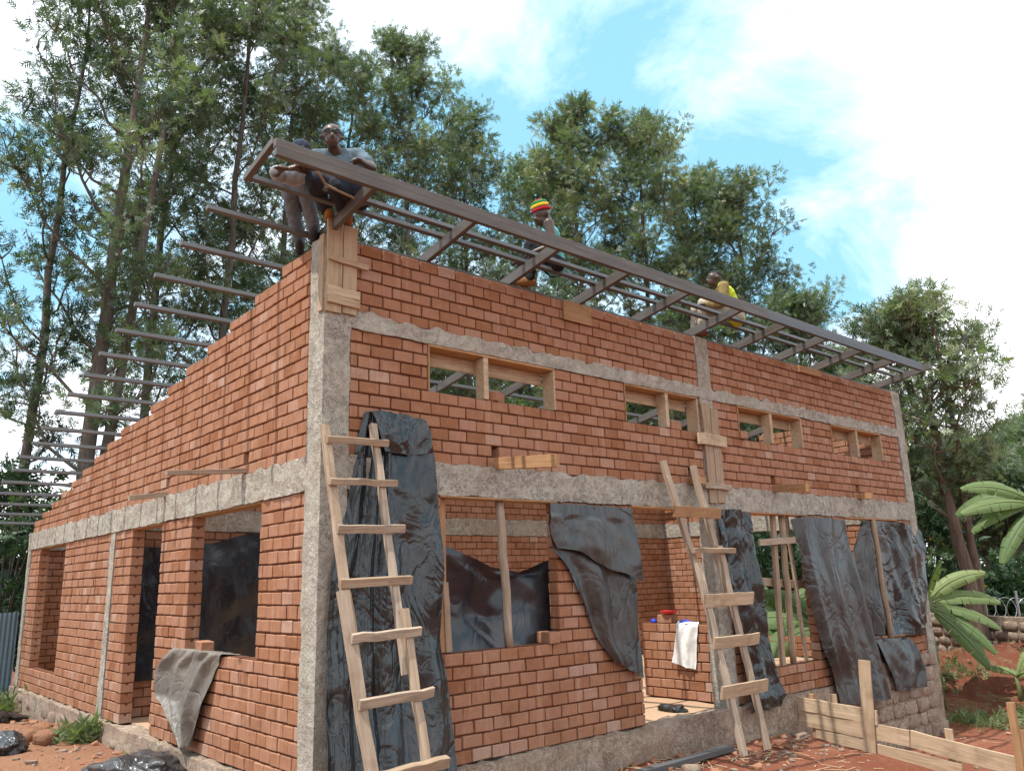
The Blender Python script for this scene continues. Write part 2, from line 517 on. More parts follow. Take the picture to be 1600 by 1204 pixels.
def mat_stone():
    t = NT('stone'); v = t.coord('pos'); n = t.noise(v, 6, 6, 0.65); n2 = t.noise(v, 30, 4, 0.6)
    c = t.mix(t.ramp(n, [(0.35, (0, 0, 0)), (0.65, (1, 1, 1))]), (0.17, 0.115, 0.082), (0.33, 0.265, 0.205))
    t.color(t.mix(t.math('MULTIPLY', n2, 0.4), c, (0.12, 0.07, 0.05))); t.rough(0.95); t.bump(t.math('ADD', n, t.math('MULTIPLY', n2, 0.5)), 1.0, 0.02)
    return t.m

M = dict(
    brick=mat_brick(), joint=mat_joint(), concrete=mat_concrete(),
    plinth=mat_concrete('plinth_render', (0.20, 0.13, 0.09), (0.38, 0.29, 0.22)),
    pale=mat_wood('pale_timber', (0.36, 0.25, 0.155), (0.54, 0.415, 0.285), (0.17, 0.108, 0.062), 0.6),
    orange=mat_wood('orange_timber', (0.31, 0.165, 0.075), (0.45, 0.265, 0.135), (0.15, 0.075, 0.035), 0.4),
    grey=mat_wood('weathered_timber', (0.27, 0.205, 0.15), (0.47, 0.385, 0.30), (0.11, 0.08, 0.058), 0.5),
    pole=mat_wood('peeled_pole', (0.27, 0.19, 0.13), (0.43, 0.33, 0.235), (0.115, 0.078, 0.05), 0.6),
    steel=mat_steel(), steel_grey=mat_steel('grey_steel', (0.085, 0.09, 0.096), (0.11, 0.115, 0.12), (0.14, 0.138, 0.136)),
    tarp=mat_tarp('black_polythene', (0.008, 0.011, 0.013), (0.05, 0.046, 0.042), 0.5, 0.17, 2.8, 0.55),
    tarp_dust=mat_tarp('dusty_polythene', (0.016, 0.018, 0.019), (0.095, 0.083, 0.071), 0.8, 0.27, 2.4, 0.55),
    tarp_grey=mat_tarp('grey_dusty_sheet', (0.10, 0.092, 0.08), (0.26, 0.21, 0.165), 0.8, 0.5, 4.0),
    tarp_blue=mat_tarp('inner_polythene', (0.006, 0.009, 0.015), (0.035, 0.030, 0.028), 0.5, 0.24, 2.2, 0.22),
    soil=mat_soil(), earth_floor=mat_plain('sandy_floor', (0.47, 0.31, 0.20), .95, .3, 3.0, 0, .03), stone=mat_stone(), bark=mat_bark(),
    bark2=mat_bark('reddish_bark', (0.09, 0.058, 0.042), (0.20, 0.14, 0.105)),
)
# ------------------------------------------------------------------ ground
def sstep(a, b, x):
    t = np.clip((x-a)/(b-a), 0, 1); return t*t*(3-2*t)
BRD_X = 7.06
def gz_base(x, y):
    x = np.asarray(x, float); y = np.asarray(y, float)
    # yard in front of the house, falling gently to the east and south
    z = -0.25 - 0.028*np.clip(x, 0, 8) + 0.13*np.clip(y, -4, 0)*sstep(3.0, 7.0, x)
    z = z + 0.30*sstep(-3.0, -6.5, y)*sstep(5, -1, x)
    # west side
    z = np.where(x < 0, z - 0.15*sstep(6, 11, y), z)
    # lower terrace behind the boards, east of the platform
    low = -1.12
    east = sstep(BRD_X+0.02, BRD_X+0.42, x)
    rise = 0.62*sstep(13.4, 16.2, x - 0.35*np.clip(y, -8, 4)) + 0.10*sstep(20, 40, x)
    z = z*(1-east) + (low + rise)*east
    # far ground behind the house
    z = np.where(y > 11.7, np.minimum(z, -0.4) , z)
    z = z*(1-sstep(60, 120, np.hypot(x, y))) - 0.6*sstep(60, 120, np.hypot(x, y))
    return z
def gz(x, y):
    b = float(gz_base(x, y))
    return b + 0.035*fnoise(x, y, 0, 0.9, 3) + 0.016*fnoise(x, y, 5, 4.0, 3) + mounds(x, y)
MOUNDS = [(14.9, 0.9, 1.5, 0.9, 0.34), (16.8, 0.3, 1.6, 1.1, 0.30), (15.6, 2.6, 1.3, 1.2, 0.42), (18.5, -1.0, 2.2, 1.3, 0.25),
          (-0.95, 7.6, 0.8, 1.1, 0.10), (-1.5, 4.6, 1.2, 1.0, 0.06), (5.0, -0.55, .35, .3, .05), (6.3, -0.3, .5, .3, .05), (2.9, -0.25, .5, .2, .05)]
def mounds(x, y):
    s = 0.0
    for mx, my, rx, ry, h in MOUNDS:
        d = ((x-mx)/rx)**2 + ((y-my)/ry)**2
        if d < 6: s += h*math.exp(-d)*(1+0.5*fnoise(x, y, 2, 3.0, 3))
    return s
def axis(lo, hi, f0, f1, fine, coarse):
    a = np.arange(f0, f1+1e-6, fine)
    l, h = [f0], [f1]; s = fine
    while l[-1] > lo: s = min(s*1.18, coarse); l.append(l[-1]-s)
    s = fine
    while h[-1] < hi: s = min(s*1.18, coarse); h.append(h[-1]+s)
    return np.array(l[:0:-1] + list(a) + h[1:])
gx = axis(-900, 900, -4.0, 20.0, 0.11, 60); gy = axis(-900, 900, -4.2, 9.0, 0.11, 60)
GX, GY = np.meshgrid(gx, gy, indexing='ij')
GZ = gz_base(GX, GY)
near = (np.abs(GX-8) < 16) & (np.abs(GY-3) < 14)
for i, j in zip(*np.nonzero(near)):
    x, y = GX[i, j], GY[i, j]
    GZ[i, j] += 0.035*fnoise(x, y, 0, 0.9, 3) + 0.016*fnoise(x, y, 5, 4.0, 3) + mounds(x, y)
nx, ny = GX.shape
ii = (np.arange(nx-1)[:, None]*ny + np.arange(ny-1)[None, :])
GF = np.stack([ii, ii+ny, ii+ny+1, ii+1], -1).reshape(-1, 4)
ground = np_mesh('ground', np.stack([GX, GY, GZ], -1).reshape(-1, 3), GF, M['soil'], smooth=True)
set_tags(ground, 'bare red earth of the building plot', None, None, 'structure')

# ------------------------------------------------------------------ house
B1B, B1T, B2B, B2T, TOP = 2.4387, 2.7324, 3.9324, 4.070, 4.7975
LX, WY, T = 11.82, 11.60, 0.15
PY = [0.32+0.655*k for k in range(18)]            # purlin lines over the building
def roof_c(y): return 4.936 - 0.1771*y            # purlin centre height
house = empty('brick_house', (0, 0, 0), 'unfinished red brick house with grey concrete beams and no roof covering', 'house')

bricks = []      # (centre, half, wall key)
cores = {}
def add_wall(key, ax, f0, f1, a0, a1, courses, openings, blen, ymax=None, show=False):
    """ax 0: runs along x, thickness in y; ax 1: runs along y, thickness in x"""
    core = cores.setdefault(key, [])
    for ci, (zb, zt) in enumerate(courses):
        end = a1 if ymax is None else min(a1, ymax(zb, zt))
        if end - a0 < 0.1: continue
        spans = [(a0, end)]
        for (o0, o1, z0, z1) in openings:
            if zt <= z0+0.02 or zb >= z1-0.02: continue
            ns = []
            for s0, s1 in spans:
                if o1 <= s0 or o0 >= s1: ns.append((s0, s1)); continue
                if o0-s0 > 0.04: ns.append((s0, o0))
                if s1-o1 > 0.04: ns.append((o1, s1))
            spans = ns
        off = a0 + (blen/2 if ci % 2 else 0.0) + random.uniform(-.02, .02)
        for s0, s1 in spans:
            core.append((s0+0.012, s1-0.012, zb, zt))
            cuts = [s0]
            k = math.ceil((s0-off)/blen + 1e-6)
            x = off + k*blen
            while x < s1-1e-6:
                xx = x + random.uniform(-.012, .012)
                if xx-cuts[-1] > 0.06 and s1-xx > 0.05: cuts.append(xx)
                x += blen
            cuts.append(s1)
            for c0, c1 in zip(cuts[:-1], cuts[1:]):
                g = 0.0062; gzj = 0.0078
                pr = random.uniform(-.004, .004)
                ctr = [(c0+c1)/2, (f0+f1)/2+pr, (zb+zt)/2+random.uniform(-.0012, .0012)]
                h = [(c1-c0)/2-g, (f1-f0)/2, (zt-zb)/2-gzj]
                if ax == 1: ctr = [ctr[1], ctr[0], ctr[2]]; h = [h[1], h[0], h[2]]
                bricks.append((np.array(ctr), np.array(h), key, show, key == 'left' and c0 == s0 and s0 > a0+.01))
def courses(z0, z1, n): return [(z0+(z1-z0)*i/n, z0+(z1-z0)*(i+1)/n) for i in range(n)]
LOW, MID, HIGH = courses(0, B1B, 20), courses(B1T, B2B, 10), courses(B2T, TOP, 6)
C1 = B1B/20
holes_f = [(1.93, 2.02, B1T+.12, B1T+.24), (7.17, 7.28, B1T+.12, B1T+.24), (9.74, 9.84, B1T+.12, B1T+.24), (5.22, 5.36, B1T+.12, B1T+.24)]
front_open = [(1.28, 2.79, 8*C1, B1B), (4.07, 5.58, 0, B1B), (6.10, 8.0, 3*C1, B1B), (9.22, 11.0, 4*C1, B1B)]
upper_open = [(1.13, 2.87, B1T+6*.12, B2B), (4.05, 5.53, B1T+6*.12, B2B), (6.46, 8.18, B1T+6*.12, B2B), (9.10, 10.87, B1T+6*.12, B2B)]
c_mid = (5.58, 5.86)
cols_f = [(c_mid[0], c_mid[1], -1, 9)]
add_wall('front', 0, 0, T, 0.255, LX-0.25, LOW, front_open+cols_f, 0.228, show=True)
add_wall('front', 0, 0, T, 0.255, LX-0.25, MID, upper_open+holes_f+cols_f, 0.228, show=True)
add_wall('front', 0, 0, T, 0.255, LX-0.25, HIGH, cols_f, 0.228, show=True)
left_open = [(1.2, 3.02, 8*C1, B1B), (4.03, 5.18, 0, B1B), (8.75, 10.62, 3*C1, B1B), (5.93, 6.17, -1, B1B)]
holes_l = [(1.56, 1.66, B1T+.12, B1T+.24), (3.90, 3.99, B1T+.12, B1T+.24)]
def gable_end(zb, zt):
    if zt > 4.80: return -1
    best = 0.0
    for y in PY:
        if zt <= roof_c(y)+0.10: best = y-0.04
    return best if best > 0 else -1
GAB = [(B1T+.12*j, B1T+.12*(j+1)) for j in range(18)]
add_wall('left', 1, 0, T, 0.265, WY-0.24, LOW, left_open, 0.215, show=True)
add_wall('left', 1, 0, T, 0.265, WY, GAB, holes_l, 0.215, gable_end, show=True)
# far and inner walls
add_wall('right', 1, LX-T, LX, 0.26, WY-0.24, LOW, [(1.6, 3.75, 3*C1, B1B), (7.5, 9.2, 8*C1, B1B)], 0.265)
add_wall('right', 1, LX-T, LX, 0.26, WY, GAB, [], 0.265, gable_end)
add_wall('partition', 0, 5.6, 5.75, T+.01, LX-T-.01, LOW, [(1.0, 1.9, 0, 17*C1)], 0.24)
add_wall('partition', 0, 5.6, 5.75, T+.01, LX-T-.01, [(B1T+.12*j, B1T+.12*(j+1)) for j in range(9)], [], 0.24)
add_wall('inner', 1, 2.5, 2.65, 5.76, WY-T-.01, LOW, [], 0.265)
add_wall('back', 0, WY-T, WY, T+.02, LX-T-.02, LOW, [(3, 4.6, 8*C1, B1B), (7, 8.6, 8*C1, B1B)], 0.24)
add_wall('low', 1, 5.87, 6.02, T+.01, 1.52, LOW[:8], [], 0.24)

WLAB = {'front': 'front wall of red blocks in even shade', 'left': 'gable wall of red blocks in sunlight, stepped along its top',
        'right': 'far gable wall seen from inside', 'partition': 'inner cross wall', 'inner': 'inner wall behind the far side window',
        'back': 'rear wall', 'low': 'low sunlit wall inside the doorway'}
WT = {'front': (0, 0.020, T-.020), 'left': (1, .020, T-.020), 'right': (1, LX-T+.012, LX-.012), 'partition': (0, 5.612, 5.738),
      'inner': (1, 2.512, 2.638), 'back': (0, WY-T+.012, WY-.012), 'low': (1, 5.882, 6.008)}
walls = {}
for key, core in cores.items():
    ax, t0, t1 = WT[key]
    V, F = [], []
    for s0, s1, zb, zt in core:
        o = len(V)
        for (a, t, z) in ((s0, t0, zb), (s1, t0, zb), (s1, t1, zb), (s0, t1, zb), (s0, t0, zt), (s1, t0, zt), (s1, t1, zt), (s0, t1, zt)):
            V.append((a, t, z) if ax == 0 else (t, a, z))
        q = [(0, 3, 2, 1), (4, 5, 6, 7), (0, 1, 5, 4), (1, 2, 6, 5), (2, 3, 7, 6), (3, 0, 4, 7)]
        if ax == 1: q = [x[::-1] for x in q]
        F += [tuple(o+i for i in x) for x in q]
    w = mesh_obj('wall', V, F, M['joint'], house)
    w['label'] = WLAB[key]
    walls[key] = w

def proj(P):
    q = Vector(P) - CAM
    d = q.dot(fw)
    if d < 0.1: return None
    return 800+q.dot(rt2)/d*1256.49, 602-q.dot(up2)/d*1256.49, d
def shows(ctr, h, key):
    if key == 'front': P = [(ctr[0]+sx*h[0], ctr[1]-h[1], ctr[2]+sz*h[2]) for sx, sz in ((-1, -1), (1, -1), (1, 1), (-1, 1))]
    else: P = [(ctr[0]-h[0], ctr[1]+sy*h[1], ctr[2]+sz*h[2]) for sy, sz in ((-1, -1), (1, -1), (1, 1), (-1, 1))]
    Q = [proj(p) for p in P]
    if any(q is None or not (0 < q[0] < 1600 and 0 < q[1] < 1204) for q in Q): return 0.0
    # hidden behind the large hanging sheet by the corner
    cx = sum(q[0] for q in Q)/4; cy = sum(q[1] for q in Q)/4
    if key == 'front' and 500 < cx < 695 and cy > 640: return 0.0
    return 0.5*abs(sum(Q[i][0]*Q[(i+1) % 4][1]-Q[(i+1) % 4][0]*Q[i][1] for i in range(4)))
area = [shows(c, h, k) if s else 0.0 for c, h, k, s, _ in bricks]
order = sorted(range(len(bricks)), key=lambda i: -area[i])
single = set(order[:300])
def tint_val():
    r = random.random()
    if r < 0.03: return random.uniform(0.93, 1.0)
    if r < 0.17: return random.uniform(0.0, 0.2)
    return min(0.95, max(0.1, random.gauss(0.52, 0.2)))
RV, RF, RT = [], [], []
nRV = 0
for i, (ctr, h, key, s, groove) in enumerate(bricks):
    V = cbox_verts(h, random.uniform(.003, .009), 0.0018)
    fcs = _F
    if groove:                                       # key slot showing on the exposed end of an interlocking block
        w, z = h[0], h[2]; gw = random.uniform(.018, .028); gd = random.uniform(.020, .032)
        ring = [(-w, -z), (w, -z), (w, z), (gw, z), (gw*.3, z-gd), (-gw*.3, z-gd), (-gw, z), (-w, z)]
        V = np.array([(x, y_, zz) for y_ in (-h[1], h[1]) for x, zz in ring])
        fcs = [[k, (k+1) % 8, 8+(k+1) % 8, 8+k][::-1] for k in range(8)] + [[0, 1, 2, 3, 4, 5, 6, 7], [15, 14, 13, 12, 11, 10, 9, 8]]
    tv = tint_val()
    if i in single:
        o = mesh_obj('brick', V, fcs, M['brick'], None, loc=tuple(ctr))
        o['tint'] = float(tv)
        attach(o, walls[key])
    else:
        b0 = nRV; nRV += len(V)
        RV.append(V + ctr)
        RF += [[b0+k for k in f] for f in fcs]
        RT += [tv]*len(fcs)
rest = mesh_obj('brickwork', np.concatenate(RV), RF, M['brick'], house, tint=RT)
rest['kind'] = 'stuff'

# concrete: columns and ring beams
def col(p0, p1, seed, label=None):
    c = rough_box('column', p0, p1, M['concrete'], house, 0.04, 0.008, 0.004, 'xXyYZ', 0, seed)
    if label: c['label'] = label
col((-.018, -.018, -.5), (.250, .262, 4.80), 1.0, 'pitted concrete corner column, bright on its sunny side')
col((c_mid[0], -.016, -.5), (c_mid[1], .17, 4.80), 2.0)
col((LX-.25, -.02, -1.5), (LX+.02, .26, 4.79), 3.0)
col((-.014, 5.94, -.5), (.165, 6.16, B1B+.02), 4.0)
col((-.014, WY-.23, -.6), (.20, WY+.02, B1B+.02), 5.0)
col((LX-.20, WY-.23, -1.5), (LX+.014, WY+.02, B1B+.02), 6.0)
def beam(p0, p1, seed, rag=0.03, st=.045, lab=None):
    b = rough_box('ring_beam', p0, p1, M['concrete'], house, st, 0.014, 0.009, 'xXyYzZ', rag, seed)
    if lab: b['label'] = lab
beam((.245, -.020, B1B), (LX-.245, .17, B1T+.012), 11, .030)
beam((-.022, .255, B1B), (.17, WY+.016, B1T+.012), 12, .030)
beam((.245, -.018, B2B), (LX-.245, .168, B2T+.022), 13, .045)
beam((.18, 5.585, B1B), (LX-.18, 5.765, B1T+.01), 14, .02, .12)
beam((LX-.17, .262, B1B), (LX+.012, WY+.016, B1T+.01), 15, .02, .12)
beam((.18, WY-.17, B1B), (LX-.18, WY+.012, B1T+.01), 16, .02, .15)
# plinth and rubble foundation
rough_box('plinth', (-.075, -.085, -.75), (7.05, .14, -.006), M['plinth'], house, .06, .035, .012, 'xXyYzZ', .02, 21)
rough_box('plinth', (-.085, .15, -.8), (.14, WY+.03, -.006), M['plinth'], house, .08, .035, .012, 'xXyYzZ', .02, 22)
rough_box('plinth', (7.06, -.035, -1.9), (LX+.02, .145, -.004), M['plinth'], house, .08, .02, .01, 'xXyYzZ', .01, 23)
rough_box('plinth', (LX-.14, .16, -1.9), (LX+.05, WY+.02, -.006), M['plinth'], house, .15, .02, .01, 'xXyYzZ', .01, 24)
def stone_verts(hx, hy, hz, seed, pw=0.55):
    bm = bmesh.new(); bmesh.ops.create_icosphere(bm, subdivisions=2, radius=1.0)
    V = []
    for v in bm.verts:
        p = np.array(v.co)
        p = np.sign(p)*np.abs(p)**pw
        e = 1+0.16*fnoise(p[0]+seed, p[1], p[2], 1.6, 2)
        V.append(p*e*np.array([hx, hy, hz]))
    F = [tuple(v.index for v in f.verts) for f in bm.faces]
    bm.free(); return V, F
sx = 8.15; r = 0
for zrow in (-1.02, -.79, -.57, -.35, -.13, .10):
    x = 8.1+random.uniform(0, .2)
    x0 = 8.1 if zrow < 0 else 8.9
    while x < LX-.3:
        w = random.uniform(.20, .50)
        if x > x0:
            V, F = stone_verts(w/2-.004, .034, .108*random.uniform(.85, 1.06), x*7+zrow, .36)
            mesh_obj('foundation_stone', V, F, M['plinth'] if random.random() < .6 else M['stone'], house, loc=(x+w/2, -.026, zrow+random.uniform(-.01, .01)), smooth=True)
        x += w
# rubble showing below the gable wall
for i in range(13):
    y = .5+i*.85+random.uniform(-.3, .3)
    V, F = stone_verts(.06, random.uniform(.08, .24), random.uniform(.05, .11), i*3.3, .4)
    mesh_obj('foundation_stone', V, F, M['stone'], house, loc=(-.046, y, -.18+random.uniform(-.05, .05)), smooth=True)
# earth floor
floor = rough_box('floor', (T+.01, T+.01, -.3), (LX-T-.01, WY-T-.01, -.012), M['earth_floor'], None, .25, .01, .01, 'Z', 0, 31)
set_tags(floor, 'beaten earth floor inside the house', None, None, 'structure')

# timber left in the openings
def framed(o, mull, deep=.19):
    x0, x1, z0, z1 = o
    fr = cbox('window_frame', (x0, -.012, z1-.028), (x1, deep, z1-.002), M['orange'], house)
    cbox('jamb_board', (x1-.028, -.014, z0+.002), (x1-.002, deep-.02, z1-.03), M['pale'], fr)
    cbox('jamb_board', (x0+.002, -.010, z0+.002), (x0+.018, deep-.02, z1-.03), M['orange'], fr)
    cbox('mullion', (mull-.035, -.008, z0+.002), (mull+.03, deep-.06, z1-.03), M['pale'], fr)
    cbox('rear_board', (x0+.02, deep-.012, z1-.17), (x1-.03, deep+.012, z1-.03), M['pale'], fr)
for o, m in zip(upper_open, (1.87, 4.87, 7.32, 9.98)): framed(o, m)
for (x0, x1, z0, z1) in front_open:
    cbox('lintel_board', (x0-.03, -.024, B1B-.024), (x1+.03, .172, B1B-.003), M['orange'], house)
for (y0, y1, z0, z1) in left_open[:3]:
    cbox('lintel_board', (-.004, y0+.01, B1B-.02), (.168, y1-.01, B1B-.003), M['orange'], house)
# a few loose blocks
ORD = ['first', 'second', 'third', 'fourth', 'fifth', 'sixth', 'seventh', 'eighth']
def number_by_view(objs, phrase):
    """labels by place in the photograph, left to right"""
    for k, o in enumerate(sorted(objs, key=lambda o: proj(o.location)[0])): o['label'] = phrase % ORD[k]
def loose_brick(loc, rz, lab, rx=0):
    o = mesh_obj('loose_brick', cbox_verts((.12, .07, .055), .007, .003), _F, M['brick'], None, loc=loc)
    o.rotation_euler = (rx, 0, rz); o['tint'] = random.uniform(.3, .7)
    return set_tags(o, lab, 'brick', 'loose bricks left about the walls')
loose_brick((2.05, .09, B1T+.72+.055), .5, 'brick lying on the sill of the upper slot window nearest the corner')
loose_brick((5.05, .08, B1T+.72+.055), .1, 'brick lying on the sill of the second upper slot window')
loose_brick((6.55, .08, B1T+.72+.056), 1.4, 'brick standing at the left jamb of the third upper slot window')
loose_brick((2.70, .085, 8*C1+.056), 1.5, 'brick at the right end of the big front window sill')
loose_brick((.06, 2.60, 8*C1+.060), 1.45, 'brick weighing down the grey sheet on the side window sill')
# ------------------------------------------------------------------ steel roof frame
RS = 0.1771
def rz_(y): return 4.8154 - RS*y                     # underside of rafters
roof = empty('steel_roof_frame', (0, 0, 4.80), 'dark steel box section roof frame overhanging the front and gable walls', 'roof frame')
YF = -0.80
bar('wall_plate', (.29, .075, 4.80+.011), (LX-.03, .075, 4.80+.011), .10, .026, M['steel_grey'], roof)
slope = Vector((0, 1, -RS)).normalized(); nrm = Vector((0, RS, 1)).normalized()
RD = 0.115
RX = [0.05+1.117*k for k in range(11)]
def on_roof(x, y, h): return Vector((x, y, rz_(y))) + nrm*h
for k, x in enumerate(RX):
    y0 = YF+.05 if k < 10 else YF-.10
    bar('rafter', on_roof(x, y0, RD/2+.012), on_roof(x, WY+.5 if k else .24, RD/2+.012), .052, RD, M['steel'], roof, upv=nrm)
fa = on_roof(0, YF, 0)
zf = fa.z + .055
bar('fascia', (-.90, YF, zf+.035), (6.14, YF, zf+.035), .05, .072, M['steel'], roof)
bar('fascia', (-.895, YF-.006, zf-.040), (6.14, YF-.006, zf-.040), .05, .074, M['steel'], roof)
bar('fascia', (6.145, YF+.004, zf+.034), (11.03, YF+.004, zf+.034), .05, .070, M['steel_grey'], roof)
bar('fascia', (6.145, YF-.004, zf-.040), (11.03, YF-.004, zf-.040), .05, .074, M['steel_grey'], roof)
def purlin(y, x0, x1):
    return bar('purlin', on_roof(x0, y, RD+.037), on_roof(x1, y, RD+.037), .05, .046, M['steel_grey'], roof, upv=nrm)
ends = {}
for i, y in enumerate([-.41, -.245] + PY):
    x0 = -0.995+random.uniform(-.02, .02); x1 = LX+random.uniform(-.1, .05)
    if i == 0: x0, x1 = -.25, 11.55
    if i == 1: x0, x1 = -.90, 11.35
    purlin(y, x0, x1)
bar('verge_rail', on_roof(-.875, YF+.03, RD+.03), on_roof(-.875, -.225, RD+.03), .05, .06, M['steel'], roof, upv=nrm)

# ------------------------------------------------------------------ formwork on the columns
def form(loc, lab): return empty('column_formwork', loc, lab, 'formwork')
f1 = form((.14, -.03, 4.0), 'pale planks nailed as formwork on top of the corner column')
bar('plank', (.062, -.034, 4.04), (.062, -.034, 4.945), .155, .026, M['pale'], f1, upv=(0, 1, 0), segs=4, jit=.0012)
bar('plank', (.221, -.034, 4.05), (.221, -.034, 4.915), .145, .026, M['pale'], f1, upv=(0, 1, 0), segs=4, jit=.0012)
bar('cleat', (-.012, -.065, 4.555), (.40, -.065, 4.535), .055, .032, M['pale'], f1, upv=(0, 1, 0), segs=6, jit=.003)
bar('cleat', (-.012, -.060, 4.235), (.315, -.060, 4.235), .085, .026, M['pale'], f1, upv=(0, 1, 0), segs=4, jit=.002)
bar('cleat', (-.012, -.064, 4.155), (.315, -.064, 4.145), .075, .028, M['pale'], f1, upv=(0, 1, 0), segs=4, jit=.002)
bar('side_plank', (-.028, .04, 4.05), (-.028, .04, 4.80), .075, .02, M['pale'], f1, upv=(1, 0, 0))
f2 = form((5.75, -.03, 2.55), 'tall plank formwork on the middle column above the second ladder')
bar('plank', (5.66, -.034, 2.52), (5.66, -.034, 3.86), .17, .026, M['pole'], f2, upv=(0, 1, 0), segs=5, jit=.0015)
bar('plank', (5.84, -.034, 2.53), (5.84, -.034, 3.80), .17, .026, M['pole'], f2, upv=(0, 1, 0), segs=5, jit=.0015)
bar('cleat', (5.40, -.066, 3.36), (6.02, -.066, 3.35), .15, .03, M['pale'], f2, upv=(0, 1, 0), segs=5, jit=.003)
bar('cleat', (5.45, -.066, 2.745), (6.05, -.066, 2.735), .075, .03, M['grey'], f2, upv=(0, 1, 0), segs=5, jit=.003)
def board(name, p0, p1, w, h, mat, lab, cat='board', grp=None, upv=(0, 0, 1), segs=6, jit=.0015):
    o = bar(name, p0, p1, w, h, M[mat], None, upv, segs=segs, jit=jit)
    return set_tags(o, lab, cat, grp)
board('board', (3.04, -.022, 4.665), (3.50, -.022, 4.665), .235, .03, 'orange', 'orange board nailed below the wall top under the beanie worker', upv=(0, 1, 0))
board('board', (8.28, -.022, 4.745), (8.96, -.022, 4.745), .11, .03, 'orange', 'long thin board at the top of the front wall toward its far end', upv=(0, 1, 0))
board('putlog', (1.975, .12, 2.800), (1.955, -.93, 2.70), .05, .12, 'orange', 'orange plank stub sticking out of the front wall above the big window', 'plank')
board('putlog', (7.22, .12, 2.80), (7.21, -.55, 2.745), .06, .11, 'orange', 'plank stub sticking out of the front wall below the third slot window', 'plank')
board('putlog', (9.79, .12, 2.79), (9.79, -.22, 2.775), .08, .09, 'orange', 'short timber stub sticking out of the front wall near its far end', 'plank')
board('putlog', (5.29, .12, 2.80), (5.29, -.17, 2.785), .12, .09, 'orange', 'short timber stub between the tops of the second ladder', 'plank')
board('putlog', (.12, 1.61, 2.72+.07), (-.78, 1.61, 2.71), .08, .045, 'grey', 'weathered plank sticking out of the gable wall near the corner', 'plank')
board('putlog', (.12, 3.945, 2.79), (-.44, 3.945, 2.705), .07, .06, 'grey', 'short weathered plank sticking out of the gable wall above the doorway', 'plank')
board('putlog', (LX-.1, .35, 3.62), (LX+.42, .35, 3.62), .09, .05, 'orange', 'short stub sticking out past the far corner of the house', 'plank')

# ------------------------------------------------------------------ ladders
def lad_pt(top, bot, x, z):
    t = (z-bot[1])/(top[1]-bot[1]); return Vector((x, bot[0]+(top[0]-bot[0])*t, z))
def ladder1():
    top, bot = (-.12, 2.95), (-1.0, -.30)
    r = empty('ladder', (.2, -1.0, -.3), 'rough timber ladder leaning at the house corner over the black sheet', 'ladder', 'ladders leaning on the front wall')
    P = lambda x, z, dy=0: lad_pt(top, bot, x, z) + Vector((0, dy, 0))
    n = Vector((0, 2.95+.3, .88)).normalized()
    k = dict(upv=(0, -.96, -.26), segs=10, jit=.004)
    bar('rail', P(-.045, 2.97), P(-.005, .98), .075, .05, M['pole'], r, **k)
    bar('rail', P(-.075, 1.58, -.055), P(.02, -.30, -.055), .095, .045, M['grey'], r, **k)
    bar('rail', P(.455, 3.03), P(.43, .92), .062, .05, M['grey'], r, **k)
    bar('rail', P(.47, 1.42, -.052), P(.47, -.30, -.052), .07, .045, M['pole'], r, **k)
    rows = [(2.845, -.06, .55, .06, .05, 'pole'), (2.475, -.08, .58, .055, .05, 'pole'), (2.07, -.055, .59, .07, .03, 'grey'), (1.645, -.09, .585, .07, .04, 'pole'),
            (1.235, -.07, .565, .07, .035, 'grey'), (.775, -.07, .60, .075, .035, 'grey'), (.285, .0, .63, .08, .06, 'pole'), (-.12, -.03, .60, .075, .04, 'grey')]
    for z, x0, x1, w, h, m in rows:
        o = -.045 if z > 1.55 else -.095
        bar('rung', P(x0, z-.008, o), P(x1, z+.008, o), w, h, M[m], r, upv=(0, -.96, -.26), segs=6, jit=.003)
ladder1()
def ladder2():
    top, bot = (-.10, 3.0), (-.75, -.30)
    r = empty('ladder', (4.95, -.75, -.3), 'weathered timber ladder leaning at the doorway beside the middle column', 'ladder', 'ladders leaning on the front wall')
    P = lambda x, z, dy=0: lad_pt(top, bot, x, z) + Vector((0, dy, 0))
    k = dict(upv=(0, -.98, -.2), segs=10, jit=.004)
    bar('rail', P(4.575, 2.99), P(4.79, 1.2), .085, .055, M['grey'], r, **k)
    bar('rail', P(4.71, 1.75, -.05), P(4.72, -.31, -.05), .10, .045, M['grey'], r, **k)
    bar('rail', P(5.175, 2.97), P(5.25, 1.1), .085, .055, M['grey'], r, **k)
    bar('rail', P(5.235, 1.95, -.05), P(5.185, -.31, -.05), .095, .045, M['grey'], r, **k)
    rows = [(2.36, 4.50, 5.44, .13, .03, 'orange'), (1.895, 4.63, 5.46, .06, .05, 'pole'), (1.32, 4.62, 5.60, .15, .03, 'pale'),
            (.855, 4.60, 5.50, .13, .03, 'pale'), (.345, 4.52, 5.42, .14, .03, 'pale')]
    for z, x0, x1, w, h, m in rows:
        o = -.05 if z > 1.95 else -.095
        bar('rung', P(x0, z, o), P(x1, z, o), w, h, M[m], r, upv=(0, -.98, -.2), segs=6, jit=.003)
ladder2()

